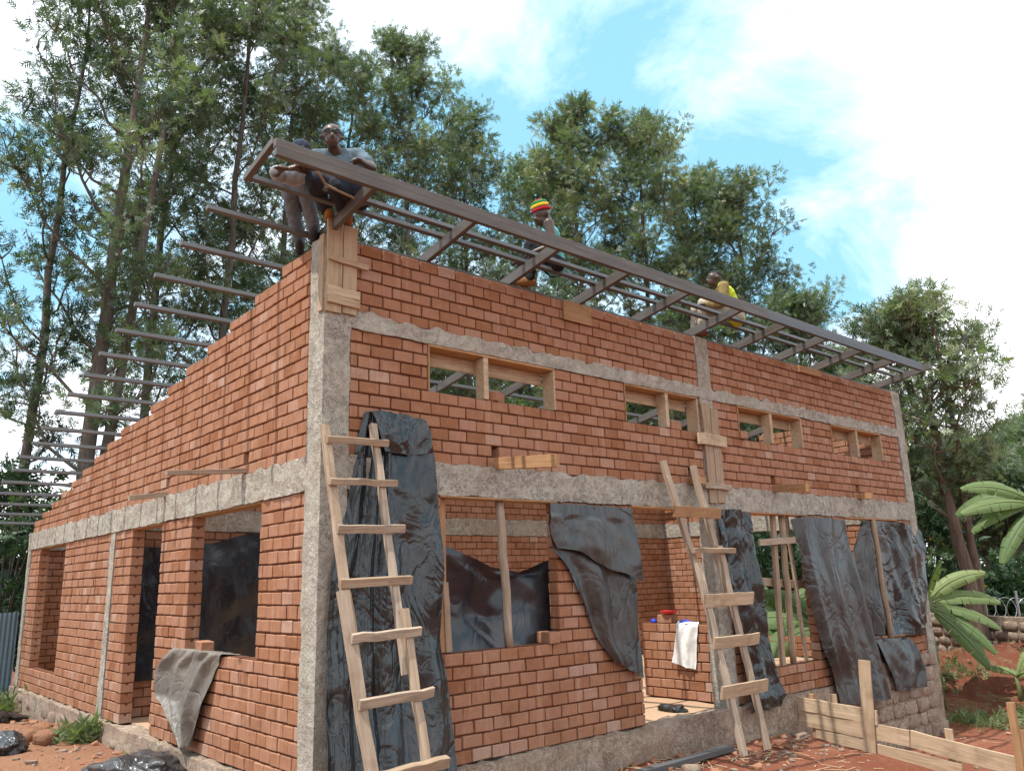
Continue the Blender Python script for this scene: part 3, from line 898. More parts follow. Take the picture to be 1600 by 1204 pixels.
# ------------------------------------------------------------------ props and rails standing in the openings
def pole(name, p0, p1, r, mat, lab, grp='timber props under the lintels'):
    p0, p1 = np.array(p0), np.array(p1); n = 9
    pts = [p0+(p1-p0)*t + np.array([rng.normal(0, .006), rng.normal(0, .006), 0]) for t in np.linspace(0, 1, n)]
    V, F = tube_np(np.array(pts)-p0, [r*(1+rng.normal(0, .04)) for _ in range(n)], 10)
    faces = [tuple(f) for f in F]+[tuple(range(10))[::-1], tuple(range(len(V)-10, len(V)))]
    # long axis to local x so that the grain runs along the pole
    q = Vector(p1-p0).to_track_quat('X', 'Z').to_matrix().to_4x4()
    Vl = [q.inverted() @ Vector(v) for v in V]
    o = mesh_obj(name, Vl, faces, M[mat], None, smooth=True)
    o.matrix_basis = Matrix.Translation(Vector(p0)) @ q
    return set_tags(o, lab, 'prop', grp)
pole('timber_prop', (2.14, .06, 8*C1), (2.08, .08, B1B-.025), .045, 'grey', 'round timber prop standing in the middle of the big front window')
board('timber_prop', (1.40, .085, 8*C1+.01), (1.37, .09, 1.62), .07, .05, 'pole', 'plank prop at the left side of the big front window', 'prop', 'timber props under the lintels', (0, 1, 0))
board('timber_prop', (1.34, .10, 8*C1+.01), (1.34, .10, B1B-.026), .09, .045, 'orange', 'dark upright against the left jamb of the big front window', 'prop', 'timber props under the lintels', (0, 1, 0))
board('timber_prop', (7.10, .08, 3*C1), (7.25, .09, B1B-.026), .09, .05, 'pole', 'left upright of the propping in the wide right window', 'prop', 'timber props under the lintels', (0, 1, 0))
pole('timber_prop', (7.42, .10, 3*C1), (7.50, .10, B1B-.025), .045, 'pole', 'stout round prop beside the cross rails in the wide right window')
pole('timber_prop', (10.21, -.02, 4*C1), (10.15, .0, B1B-.025), .045, 'pole', 'orange brown prop in front of the far black sheet')
rr = empty('timber_rail_frame', (7.4, .1, 3*C1), 'cross rails nailed across the wide right window', 'frame')
bar('rail', (6.72, .02, 2.02), (8.24, .0, 2.09), .09, .03, M['grey'], rr, upv=(0, 1, 0), segs=6, jit=.002)
bar('rail', (6.7, .16, 1.50), (8.1, .17, 1.42), .11, .03, M['pole'], rr, upv=(0, 1, 0), segs=6, jit=.002)
bar('upright', (7.85, .15, 3*C1), (7.72, .15, B1B-.026), .05, .045, M['pole'], rr, upv=(0, 1, 0), segs=6, jit=.002)

# boards edging the raised ground by the door
bf = empty('edging_boards', (7.06, 0, -.5), 'row of pale planks set on edge holding back the red earth', 'boards')
def ed(y0, z0, y1, z1, w, x=7.06, mat='pale'):
    return bar('plank', (x, y0, z0), (x, y1, z1), w, .028, M[mat], bf, upv=(1, 0, 0), segs=7, jit=.003)
ed(-.12, -.10, -1.18, -.175, .17)
ed(-.11, -.285, -1.55, -.375, .19, 7.068)
ed(-1.56, -.378, -3.4, -.62, .20, 7.066)
ed(-.32, -.47, -2.1, -.66, .15, 7.074)
bar('stake', (7.10, -.30, -1.0), (7.10, -.30, .03), .06, .035, M['orange'], bf, upv=(1, 0, 0))
bar('stake', (7.10, -.62, -1.0), (7.10, -.60, .05), .10, .03, M['pale'], bf, upv=(1, 0, 0))
bar('stake', (7.10, -2.0, -1.1), (7.10, -2.0, -.22), .09, .03, M['pale'], bf, upv=(1, 0, 0))
board('plank', (7.03, -1.05, -.62), (7.035, -1.12, .50), .15, .028, 'pale', 'upright pale plank leaning against the edging boards', 'plank', None, (1, 0, 0))
board('stake', (7.0, -2.74, -.85), (7.02, -2.74, .14), .075, .055, 'orange', 'rough orange stake driven in at the bottom right corner', 'stake', None, (1, 0, 0))
board('stake', (7.85, -2.55, -1.3), (7.87, -2.55, -.28), .12, .03, 'orange', 'short broad board standing behind the orange stake', 'board', None, (1, 0, 0))

# steel channel lying on the ground
board('steel_channel', (5.07, -.38, gz(5.07, -.38)+.055), (2.6, -.58, gz(2.6, -.58)+.05), .10, .06, 'steel_grey', 'grey steel section lying on the earth before the doorway', 'steel bar', None, segs=3, jit=0.0)
# ------------------------------------------------------------------ plastic sheets
def resample(poly, n):
    P = np.array(poly, float)
    if len(P) == 1: return np.repeat(P, n, 0)
    d = np.r_[0, np.cumsum(np.linalg.norm(np.diff(P, axis=0), axis=1))]; d /= d[-1]
    t = np.linspace(0, 1, n)
    return np.stack([np.interp(t, d, P[:, k]) for k in range(3)], 1)
def drape(name, rows, mat, nu=60, nv=70, folds=(), wrinkle=.012, seed=0.0, normal=(0, -1, 0), vs=None, edge=.01, thick=.004, crumple=0.0, cs=4.0):
    R = np.stack([resample(r, nu) for r in rows], 0)
    m = len(rows)
    vs = np.linspace(0, 1, m) if vs is None else np.array(vs)
    t = np.linspace(0, 1, nv)
    G = np.empty((nv, nu, 3))
    for k in range(3):
        for u in range(nu):
            G[:, u, k] = np.interp(t, vs, R[:, u, k])
    ker = np.array([1, 2, 3, 2, 1])/9.0                      # soften the kinks between rows
    for k in range(3):
        for u in range(nu):
            c = G[:, u, k]; cp = np.r_[c[0], c[0], c, c[-1], c[-1]]
            s = np.convolve(cp, ker, 'valid'); s[0], s[-1] = c[0], c[-1]; G[:, u, k] = s
    nrm = np.array(normal, float); nrm /= np.linalg.norm(nrm)
    uu = np.linspace(0, 1, nu)
    for i in range(nv):
        v = t[i]
        for j in range(nu):
            u = uu[j]; d = 0.0
            for (freq, amp, ph, sk, u0, u1, v0, v1) in folds:
                if u0 <= u <= u1 and v0 <= v <= v1:
                    e = min(1, (u-u0)/.06+1e-3 if u0 > 0 else 1, (u1-u)/.06+1e-3 if u1 < 1 else 1)*min(1, (v-v0)/.1 if v0 > 0 else 1, (v1-v)/.1 if v1 < 1 else 1)
                    s = math.sin(2*math.pi*freq*(u+sk*v)+ph+1.3*fnoise(u*3+seed, v*2, 0, 1.0, 2))
                    d += amp*e*s*abs(s)**.25
            q = G[i, j]
            d += wrinkle*1.3*fnoise(q[0]*1.0+seed, q[1], q[2]*.6, 2.2, 2) + wrinkle*.2*fnoise(q[0]+seed, q[1]+4, q[2]*.7, 7.0, 2)
            if crumple:
                d += crumple*abs(fnoise(q[0]+seed, q[1]+9, q[2]*.6, cs, 4))
            G[i, j] = q + nrm*d
            if i in (0, nv-1) or j in (0, nu-1):
                G[i, j] += edge*np.array([fnoise(u*7+seed, v*7, 1, 1, 2), 0, fnoise(u*7, v*7+seed, 2, 1, 2)])
    ii = np.arange(nv-1)[:, None]*nu + np.arange(nu-1)[None, :]
    F = np.stack([ii, ii+1, ii+nu+1, ii+nu], -1).reshape(-1, 4)
    o = np_mesh(name, G.reshape(-1, 3), F, M[mat], smooth=True)
    return o

Y0 = -.05
s1 = drape('plastic_sheet', [[(.40, -.03, 3.15), (.55, -.05, 3.175), (.85, -.05, 3.17), (1.07, -.03, 3.13)],
                   [(.32, -.05, 2.76), (1.17, -.06, 2.76)], [(.22, -.06, 2.2), (1.21, -.08, 2.2)], [(.08, -.10, 1.7), (1.23, -.10, 1.7)],
                   [(.05, -.14, 1.15), (1.20, -.10, 1.1)], [(.0, -.20, .6), (1.27, -.14, .62)], [(-.04, -.30, .1), (1.28, -.22, .1)], [(-.08, -.40, -.26), (1.28, -.32, -.27)]],
      'tarp', 130, 150, folds=[(5.5, .030, 0, -.10, 0, .45, .0, 1), (2.3, .035, 1.0, .10, .35, 1, .25, 1), (5, .014, .4, .2, .3, 1, .4, 1)], wrinkle=.03, seed=1.0)
set_tags(s1, 'large black plastic sheet hanging behind the ladder at the house corner', 'plastic sheet', 'plastic sheets hung over the openings')
# turned back top of that sheet
fl = drape('folded_top', [[(.46, -.075, 3.165), (.80, -.09, 3.16), (1.06, -.06, 3.12)], [(.50, -.10, 2.98), (.80, -.11, 2.95), (1.09, -.09, 3.0)], [(.60, -.085, 2.80), (.85, -.09, 2.78), (1.13, -.08, 2.82)]],
      'tarp', 40, 30, folds=[(2, .015, 0, .3, 0, 1, 0, 1)], wrinkle=.015, seed=8.0)
attach(fl, s1)
s2 = drape('plastic_sheet', [[(1.32, .20, 2.03), (1.62, .24, 1.92), (2.1, .27, 1.76), (2.5, .28, 1.70), (2.95, .24, 1.83)],
                   [(1.32, .22, 1.75), (2.1, .30, 1.62), (2.95, .25, 1.65)], [(1.32, .22, 1.3), (2.1, .34, 1.25), (2.95, .25, 1.3)], [(1.33, .19, .90), (2.95, .19, .90)]],
      'tarp_blue', 70, 60, folds=[(.8, .03, 0.2, .9, 0, 1, 0, 1), (2.6, .007, 1.2, -.9, 0, 1, 0, 1)], wrinkle=.012, seed=2.0)
set_tags(s2, 'black plastic sheet sagging across the inside of the big front window', 'plastic sheet', 'plastic sheets hung over the openings')
s3 = drape('plastic_sheet', [[(2.66, -.04, 2.40), (3.97, -.035, 2.385)], [(2.64, -.05, 2.15), (3.99, -.045, 2.1)], [(2.70, -.05, 1.93), (4.02, -.05, 1.75)], [(2.93, -.05, 1.70), (4.03, -.055, 1.5)],
                   [(3.12, -.06, 1.35), (4.02, -.06, 1.2)], [(3.32, -.07, .98), (4.0, -.07, .86)], [(3.54, -.09, .72), (3.97, -.09, .52)]],
      'tarp_dust', 70, 100, folds=[(2.2, .03, .4, .35, 0, 1, .35, 1)], wrinkle=.02, seed=3.0)
set_tags(s3, 'dusty black sheet tapering to a point beside the doorway', 'plastic sheet', 'plastic sheets hung over the openings')
f3 = drape('folded_top', [[(2.655, -.075, 2.41), (3.3, -.09, 2.40), (3.975, -.07, 2.39)], [(2.60, -.10, 2.15), (3.3, -.11, 2.12), (4.0, -.10, 2.05)],
                   [(2.72, -.09, 1.94), (3.05, -.10, 1.90), (3.45, -.13, 1.72), (4.05, -.12, 1.56)]], 'tarp_dust', 60, 50, folds=[(1.7, .02, .9, .4, 0, 1, .2, 1)], wrinkle=.02, seed=3.7)
attach(f3, s3)
s4 = drape('plastic_sheet', [[(5.68, -.05, 2.43), (6.0, -.09, 2.45), (6.42, -.05, 2.42)], [(5.68, -.07, 2.2), (6.43, -.07, 2.2)], [(5.74, -.09, 1.5), (6.45, -.08, 1.5)], [(5.84, -.10, .8), (6.48, -.10, .8)],
                   [(5.92, -.13, .35), (6.55, -.15, .3)], [(5.86, -.20, .06), (6.60, -.22, .08)], [(5.80, -.16, -.08), (6.58, -.18, -.06)]],
      'tarp', 70, 110, folds=[(2.1, .03, .4, .12, 0, 1, 0, 1)], wrinkle=.03, seed=4.0, crumple=.05, cs=3.2)
set_tags(s4, 'crinkled shiny black sheet wrapped down the middle column beside the ladder', 'plastic sheet', 'plastic sheets hung over the openings')
s5 = drape('plastic_sheet', [[(7.62, .02, 2.36), (7.78, -.10, 2.40), (9.12, -.05, 2.38)], [(7.66, .0, 2.0), (7.80, -.12, 2.0), (9.14, -.08, 2.0)], [(7.80, .0, 1.2), (7.92, -.14, 1.2), (9.25, -.10, 1.2)], [(7.98, -.05, .5), (8.10, -.16, .5), (9.40, -.12, .45)], [(8.1, -.10, .1), (9.5, -.15, .05)], [(8.16, -.16, -.26), (9.56, -.20, -.32)]],
      'tarp_dust', 70, 100, folds=[(2.0, .03, 0, .25, 0, 1, 0, 1), (4.3, .012, 1, -.1, 0, 1, .2, 1)], wrinkle=.02, seed=5.0)
set_tags(s5, 'long grey brown dusty sheet hanging over the pier to the ground', 'plastic sheet', 'plastic sheets hung over the openings')
s6 = drape('plastic_sheet', [[(9.95, .10, 2.40), (10.5, .07, 2.40), (11.05, -.03, 2.38), (11.4, -.07, 2.34), (12.05, -.03, 2.27)], [(9.75, .10, 1.9), (10.6, .06, 1.9), (11.2, -.06, 1.9), (11.95, -.10, 1.9)], [(9.75, .10, 1.3), (10.6, .06, 1.3), (11.1, -.05, 1.3), (11.72, -.12, 1.3)], [(9.8, .08, .8), (10.6, .02, .75), (11.05, -.10, .78), (11.55, -.12, .75)], [(9.8, .06, .55), (10.6, -.06, .55), (11.0, -.10, .53), (11.45, -.08, .50)]],
      'tarp', 80, 80, folds=[(1.6, .045, 2.2, -.25, .45, 1, 0, 1), (6, .014, 0, -.6, .45, 1, 0, .9)], wrinkle=.02, seed=6.0)
set_tags(s6, 'black sheet stretched in folds over the last window at the far corner', 'plastic sheet', 'plastic sheets hung over the openings')
s8 = drape('plastic_sheet', [[(9.62, .02, 2.2), (9.85, .0, 2.33), (10.05, .02, 2.38)], [(9.36, .03, 1.9), (10.0, .0, 1.9)], [(9.42, .03, 1.3), (10.05, .0, 1.3)], [(9.42, .03, .62), (10.08, -.01, .58)]],
      'tarp_dust', 40, 60, folds=[(2, .03, .2, .3, 0, 1, 0, 1)], wrinkle=.03, seed=7.0)
set_tags(s8, 'brownish black sheet gathered to the left of the far prop', 'plastic sheet', 'plastic sheets hung over the openings')
s7 = drape('plastic_sheet', [[(9.50, .06, .54), (10.75, .06, .52)], [(9.50, -.06, .55), (10.85, -.06, .50)], [(9.62, -.13, .3), (10.95, -.12, .28)], [(9.85, -.15, .0), (11.0, -.14, -.02)], [(9.98, -.15, -.26), (10.95, -.14, -.29)]],
      'tarp_dust', 60, 60, folds=[(1.6, .05, 1.0, .3, 0, 1, .2, 1)], wrinkle=.03, seed=9.0)
set_tags(s7, 'small grey sheet drooping from the far window sill over the stone footing', 'plastic sheet', 'plastic sheets hung over the openings')
s9 = drape('plastic_sheet', [[(-.0+.13, 3.05, .985), (.13, 2.5, .995), (.13, 1.75, .985)], [(-.03, 3.25, 1.0), (-.03, 2.6, 1.01), (-.02, 1.92, .995)], [(-.085, 3.45, .78), (-.07, 2.7, .8), (-.05, 2.08, .80)], [(-.10, 3.40, .5), (-.10, 2.22, .52)], [(-.12, 2.98, .28), (-.11, 2.36, .29)], [(-.13, 2.60, .07), (-.12, 2.44, .09)]],
      'tarp_grey', 60, 80, folds=[(2.4, .045, .5, .2, 0, 1, .2, 1), (5, .012, 0, .1, 0, 1, .15, 1)], wrinkle=.025, seed=10.0, normal=(-1, 0, 0), crumple=.012, cs=3)
set_tags(s9, 'grey dirty sheet hanging in a point from the sill of the sunny side window', 'plastic sheet', 'plastic sheets hung over the openings')
s10 = drape('plastic_sheet', [[(.17, 5.54, 2.22), (.6, 5.52, 2.20), (1.2, 5.5, 2.27), (1.75, 5.52, 2.42), (2.5, 5.54, 2.36)], [(.17, 5.50, 1.7), (1.2, 5.44, 1.7), (2.5, 5.5, 1.7)], [(.17, 5.52, .46), (2.5, 5.52, .44)]],
      'tarp_blue', 90, 70, folds=[(1.4, .012, .3, .6, 0, 1, 0, 1), (4.1, .004, .3, -.5, 0, 1, 0, 1)], wrinkle=.03, seed=12.0)
set_tags(s10, 'dark blue black sheet hung on the inner wall behind the side window and doorway', 'plastic sheet', 'plastic sheets hung over the openings')

M['white_cloth'] = mat_plain('white_sack', (0.72, 0.72, 0.70), .8, .12, 9, 0, .01)
sk = drape('cloth_sack', [[(6.02, .92, .985), (6.02, .55, .985)], [(5.93, .90, 1.0), (5.93, .54, 1.0)], [(5.845, .86, .96), (5.845, .52, .955)], [(5.835, .90, .72), (5.835, .56, .70)], [(5.83, .95, .47), (5.83, .70, .41), (5.83, .60, .40)]],
      'white_cloth', 30, 44, folds=[(1.6, .018, .2, .1, 0, 1, .3, 1)], wrinkle=.015, seed=14.0, normal=(-1, 0, 0), crumple=.03)
set_tags(sk, 'white sack hung over the low brick wall inside the doorway', 'sack')
def lathe(name, prof, mat, parent=None, loc=(0, 0, 0), n=20):
    V = [(r*math.cos(2*math.pi*k/n), r*math.sin(2*math.pi*k/n), z) for r, z in prof for k in range(n)]
    F = [(i*n+k, i*n+(k+1) % n, (i+1)*n+(k+1) % n, (i+1)*n+k) for i in range(len(prof)-1) for k in range(n)]
    F.append(tuple(range(n))[::-1]); F.append(tuple(range((len(prof)-1)*n, len(prof)*n)))
    return mesh_obj(name, V, F, mat, parent, loc=loc, smooth=True)
M['red'] = mat_plain('red_plastic', (0.62, 0.03, 0.03), .35, .1)
M['blue'] = mat_plain('blue_plastic', (0.02, 0.05, 0.45), .4, .15)
loose_brick((5.945, 1.10, .976+.056), 1.6, 'brick standing on the low wall under the red dish')
set_tags(lathe('dish', [(.05, 0), (.10, .012), (.125, .045), (.128, .05), (.115, .048), (.09, .02)], M['red'], None, (5.945, 1.06, .976+.114)), 'small red plastic dish on the low wall inside the doorway', 'dish')
def lump(name, loc, r, mat, seed, lab, cat, sq=.6, amp=.35, sub=4):
    bm = bmesh.new(); bmesh.ops.create_icosphere(bm, subdivisions=sub, radius=1.0)
    V = []
    for v in bm.verts:
        p = np.array(v.co)
        e = 1+amp*fnoise(p[0]+seed, p[1], p[2], 1.1, 2) + amp*.5*abs(fnoise(p[0]+seed, p[1]+3, p[2], 3.2, 4))
        q = p*e*np.array([r[0], r[1], r[2]])
        q[2] = max(q[2], -r[2]*sq)
        V.append(q)
    F = [tuple(v.index for v in f.verts) for f in bm.faces]; bm.free()
    o = mesh_obj(name, V, F, M[mat], None, loc=(loc[0], loc[1], loc[2]+r[2]*sq), smooth=True)
    return set_tags(o, lab, cat)
lump('plastic_bag', (5.93, 1.33, .972), (.04, .05, .035), 'blue', 3.0, 'small crumpled blue bag on the end of the low wall', 'bag', sub=3)
lump('plastic_bag', (5.95, .80, .972), (.045, .10, .03), 'blue', 7.0, 'blue wrapper lying by the red dish on the low wall', 'wrapper', sub=3)
M['bag'] = mat_tarp('shiny_bag', (0.02, 0.022, 0.026), (0.2, 0.18, 0.16), .5, .28, 5.0)
lump('rubbish_bag', (-.42, 2.92, gz(-.42, 2.92)-.02), (.40, .62, .17), 'bag', 11.0, 'shiny black plastic bundle at the foot of the gable wall, bottom of the photo', 'plastic bundle', amp=.45, sub=5)
lump('rubbish_bag', (-1.12, 5.75, gz(-1.12, 5.75)-.02), (.22, .34, .15), 'bag', 15.0, 'grey black plastic bag at the left edge of the photo', 'plastic bag', sub=5)
lump('rubbish_bag', (-.62, 9.3, gz(-.62, 9.3)-.02), (.36, .5, .13), 'tarp', 19.0, 'crumpled dark sheet by the corrugated fence', 'plastic bundle', amp=.5, sub=5)
lump('rubbish_bag', (5.1, .45, -.02), (.14, .2, .05), 'tarp', 29.0, 'dark crumpled sheet lying on the doorway floor', 'plastic scrap', amp=.5, sub=4)

# rocks and rubble
ROCKS = []
for i, (x, y, r) in enumerate([(-.52, 6.75, .13), (-.38, 6.55, .11), (-.25, 6.7, .12), (-.72, 6.35, .12), (-.62, 6.05, .13), (-.12, 6.45, .09), (-1.0, 8.3, .14), (3.93, -.68, .085)]):
    V, F = stone_verts(r*random.uniform(.8, 1.2), r, r*.72, i*5.1)
    o = mesh_obj('rock', V, F, M['soil'] if i < 7 else M['stone'], None, loc=(x, y, gz(x, y)+r*.35), smooth=True)
    o.rotation_euler = (random.uniform(-.2, .2), random.uniform(-.2, .2), random.uniform(0, 3))
    set_tags(o, 'earth covered rock on the mound by the gable wall' if i < 6 else 'larger earth covered rock on its own near the corrugated fence' if i == 6 else 'single rock beside the grey steel section', 'rock', 'rocks on the mound' if i < 7 else None)
    if i < 6: ROCKS.append(o)
number_by_view(ROCKS, 'earth covered rock on the mound by the gable wall, %s from the left')
parts_ = []
for i in range(600):
    q = random.random()
    if q < .35: x, y = random.uniform(1.3, 7.0), -abs(random.gauss(0, .55))-.09
    elif q < .62: x, y = -abs(random.gauss(0, .7))-.1, random.uniform(1.2, 11)
    else: x, y = random.uniform(8, 18), random.uniform(-4, 3.5)
    if x > LX-.2 and y > 5: continue
    if 7 < x < LX+.1 and y > -.2: continue
    r = abs(random.gauss(0, .012))+.006
    if random.random() < .025: r *= 2.0
    V = cbox_verts((r*random.uniform(.7, 1.6), r, r*.6), r*.3, r*.18)
    a = random.uniform(0, 6.28); c, s = math.cos(a), math.sin(a)
    V = V @ np.array([[c, s, 0], [-s, c, 0], [0, 0, 1]]) + np.array([x, y, gz(x, y)+r*.3])
    parts_.append(V)
rub = mesh_obj('rubble', np.concatenate(parts_), [[i*24+k for k in f] for i in range(len(parts_)) for f in _F], M['stone'], None)
set_tags(rub, 'broken stones and clods scattered over the bare earth', 'rubble', None, 'stuff')
# shards of broken block trodden into the ground
sh_, st_ = [], []
for i in range(170):
    q = random.random()
    if q < .4: x, y = random.uniform(1.4, 6.9), -abs(random.gauss(0, .35))-.10
    elif q < .8: x, y = -abs(random.gauss(0, .45))-.12, random.uniform(1.5, 10.5)
    else: x, y = random.uniform(12.2, 16), random.uniform(-2, 2)
    r = random.uniform(.012, .04)
    V = cbox_verts((r*random.uniform(.8, 1.7), r, r*.7), r*.25, r*.22)
    a, b_ = random.uniform(0, 6.28), random.uniform(-.5, .5); c, s = math.cos(a), math.sin(a)
    V = V @ np.array([[1, 0, 0], [0, math.cos(b_), math.sin(b_)], [0, -math.sin(b_), math.cos(b_)]]) @ np.array([[c, s, 0], [-s, c, 0], [0, 0, 1]]) + np.array([x, y, gz(x, y)+r*.25])
    sh_.append(V); st_ += [random.uniform(.1, .8)]*len(_F)
set_tags(mesh_obj('brick_shards', np.concatenate(sh_), [[i*24+k for k in f] for i in range(len(sh_)) for f in _F], M['brick'], None, tint=st_), 'small shards of broken red block on the ground by the walls', 'rubble', None, 'stuff')
# chips of straw and wood on the earth
M['straw'] = mat_plain('straw', (0.55, 0.42, 0.26), .9, .3)
sp = []
for i in range(420):
    if random.random() < .5: x, y = random.uniform(8, 17), random.uniform(-3.5, 2.5)
    else: x, y = random.uniform(2, 7), -abs(random.gauss(0, .9))-.1
    if 7 < x < LX+.1 and y > -.2: continue
    L = random.uniform(.03, .14); a = random.uniform(0, 3.14)
    V = cbox_verts((L, .004, .002), .001)
    c, s = math.cos(a), math.sin(a)
    sp.append(V @ np.array([[c, s, 0], [-s, c, 0], [0, 0, 1]]) + np.array([x, y, gz(x, y)+.012]))
set_tags(mesh_obj('straw_litter', np.concatenate(sp), [[i*24+k for k in f] for i in range(len(sp)) for f in _F], M['straw'], None), 'dry straw and wood chips littering the ground', 'litter', None, 'stuff')
# stack of broken bricks inside the wide right window
heap = []
for i in range(6):
    heap.append(loose_brick((6.5+random.uniform(0, 1.3), .42+random.uniform(0, .5), .05+.11*(i % 3)), random.uniform(0, 3), 'broken brick in the heap inside the wide right window'))
number_by_view(heap, 'broken brick in the heap inside the wide right window, %s from the left')

# ------------------------------------------------------------------ corrugated fence on the left
M['zinc'] = mat_plain('corrugated_iron', (0.15, 0.22, 0.26), .55, .35, 3, .35)
fence = empty('corrugated_fence', (-.1, 11.75, -.4), 'blue grey corrugated iron fence at the left edge', 'fence')
for k in range(6):
    x1 = -.03-.78*k; n = 56
    xs = np.linspace(x1, x1-.80, n); yy = 11.78+.011*(k % 2)+.010*np.sin(2*np.pi*(x1-xs)/.076)
    zt = 1.30+.02*(k % 3)
    V = np.concatenate([np.stack([xs, yy, np.full(n, -.55)], 1), np.stack([xs, yy, np.full(n, zt)], 1)])
    F = np.array([(i, i+1, n+i+1, n+i) for i in range(n-1)])
    np_mesh('sheet', V, F, M['zinc'], fence, smooth=True)
for k in range(3):
    bar('post', (-.1-2.0*k, 11.86, -.6), (-.1-2.0*k, 11.86, 1.22), .06, .06, M['grey'], fence, upv=(0, 1, 0))
# ------------------------------------------------------------------ vegetation
M['leafA'] = mat_leaf('silky_oak_leaf', [(0, (.044, .074, .048)), (.35, (.098, .138, .080)), (.7, (.180, .214, .125)), (1, (.32, .325, .19))], .36, .38)
M['leafB'] = mat_leaf('dark_leaf', [(0, (.018, .042, .022)), (.5, (.045, .085, .040)), (1, (.10, .15, .06))], .45, .25)
M['leafY'] = mat_leaf('yellow_blossom', [(0, (.55, .36, .02)), (1, (.75, .55, .05))], .6, .3)
M['banana'] = mat_leaf('banana_leaf', [(0, (.07, .12, .04)), (.6, (.14, .21, .08)), (1, (.25, .31, .13))], .5, .42)
M['weed'] = mat_leaf('weed_leaf', [(0, (.09, .13, .055)), (1, (.22, .26, .12))], .6, .3)

def spot(px, dist, py=900):
    d = fw*1256.49 + rt2*(px-800) - up2*(py-602); h = math.hypot(d.x, d.y)
    return CAM.x+dist*d.x/h, CAM.y+dist*d.y/h
def height_at(px, py, dist):
    d = fw*1256.49 + rt2*(px-800) - up2*(py-602)
    return CAM.z + d.z/math.hypot(d.x, d.y)*dist

def sprays(P, D, L, tint, nleaf=7, lw=.22, ll=.55, tri=True):
    """pinnate sprays: P base points, D directions, L lengths -> quads"""
    n = len(P)
    ref = rng.normal(size=(n, 3)); S = np.cross(D, ref); S /= np.linalg.norm(S, axis=1)[:, None]+1e-9
    N = np.cross(D, S)
    Vs, Ts = [], []
    for k in range(nleaf):
        t = (k+1)/nleaf
        sd = (1 if k % 2 else -1) if k < nleaf-1 else 0
        base = P + D*(L*t*.75)[:, None]
        dr = D*(.65 if sd else 1.0) + S*(sd*.8) + rng.normal(0, .16, (n, 3)) + np.array([0, 0, -.12])
        dr /= np.linalg.norm(dr, axis=1)[:, None]
        l = (L*ll*rng.uniform(.7, 1.15, n))[:, None]
        wv = np.cross(dr, N); wv /= np.linalg.norm(wv, axis=1)[:, None]+1e-9
        w = l*lw
        if tri: q = np.stack([base+wv*w*.75, base+dr*l, base-wv*w*.75+dr*l*.12], 1)
        else: q = np.stack([base, base+dr*l*.45+wv*w, base+dr*l, base+dr*l*.45-wv*w], 1)
        Vs.append(q); Ts.append(tint+rng.normal(0, .07, n))
    V = np.concatenate(Vs).reshape(-1, 3)
    return V, np.arange(len(V)).reshape(-1, 3 if tri else 4), np.clip(np.concatenate(Ts), 0, 1)

def crown(name, C, R, dens, tint0, parent, mat='leafA', L=.36, spread=.75, tvar=.2, up_bias=.15, lw=.22, nleaf=7, cull=None):
    """clumps at centres C (n,3) with radius R (n,)"""
    P, D, Lg, Tn = [], [], [], []
    for c, r in zip(C, R):
        m = max(4, int(dens*(r/.55)**2*rng.uniform(.7, 1.3)))
        d = rng.normal(size=(m, 3)); d /= np.linalg.norm(d, axis=1)[:, None]
        rad = r*rng.uniform(.15, 1.0, m)**.6
        p = c + d*rad[:, None]*np.array([1, 1, .72])
        dd = d*spread + rng.normal(0, .4, (m, 3)) + np.array([0, 0, up_bias])
        dd /= np.linalg.norm(dd, axis=1)[:, None]
        P.append(p); D.append(dd); Lg.append(L*rng.uniform(.6, 1.25, m)); Tn.append(np.full(m, tint0+rng.normal(0, tvar)))
    V, F, tn = sprays(np.concatenate(P), np.concatenate(D), np.concatenate(Lg), np.concatenate(Tn), nleaf, lw)
    return np_mesh(name, V, F, M[mat], parent, tint=tn)

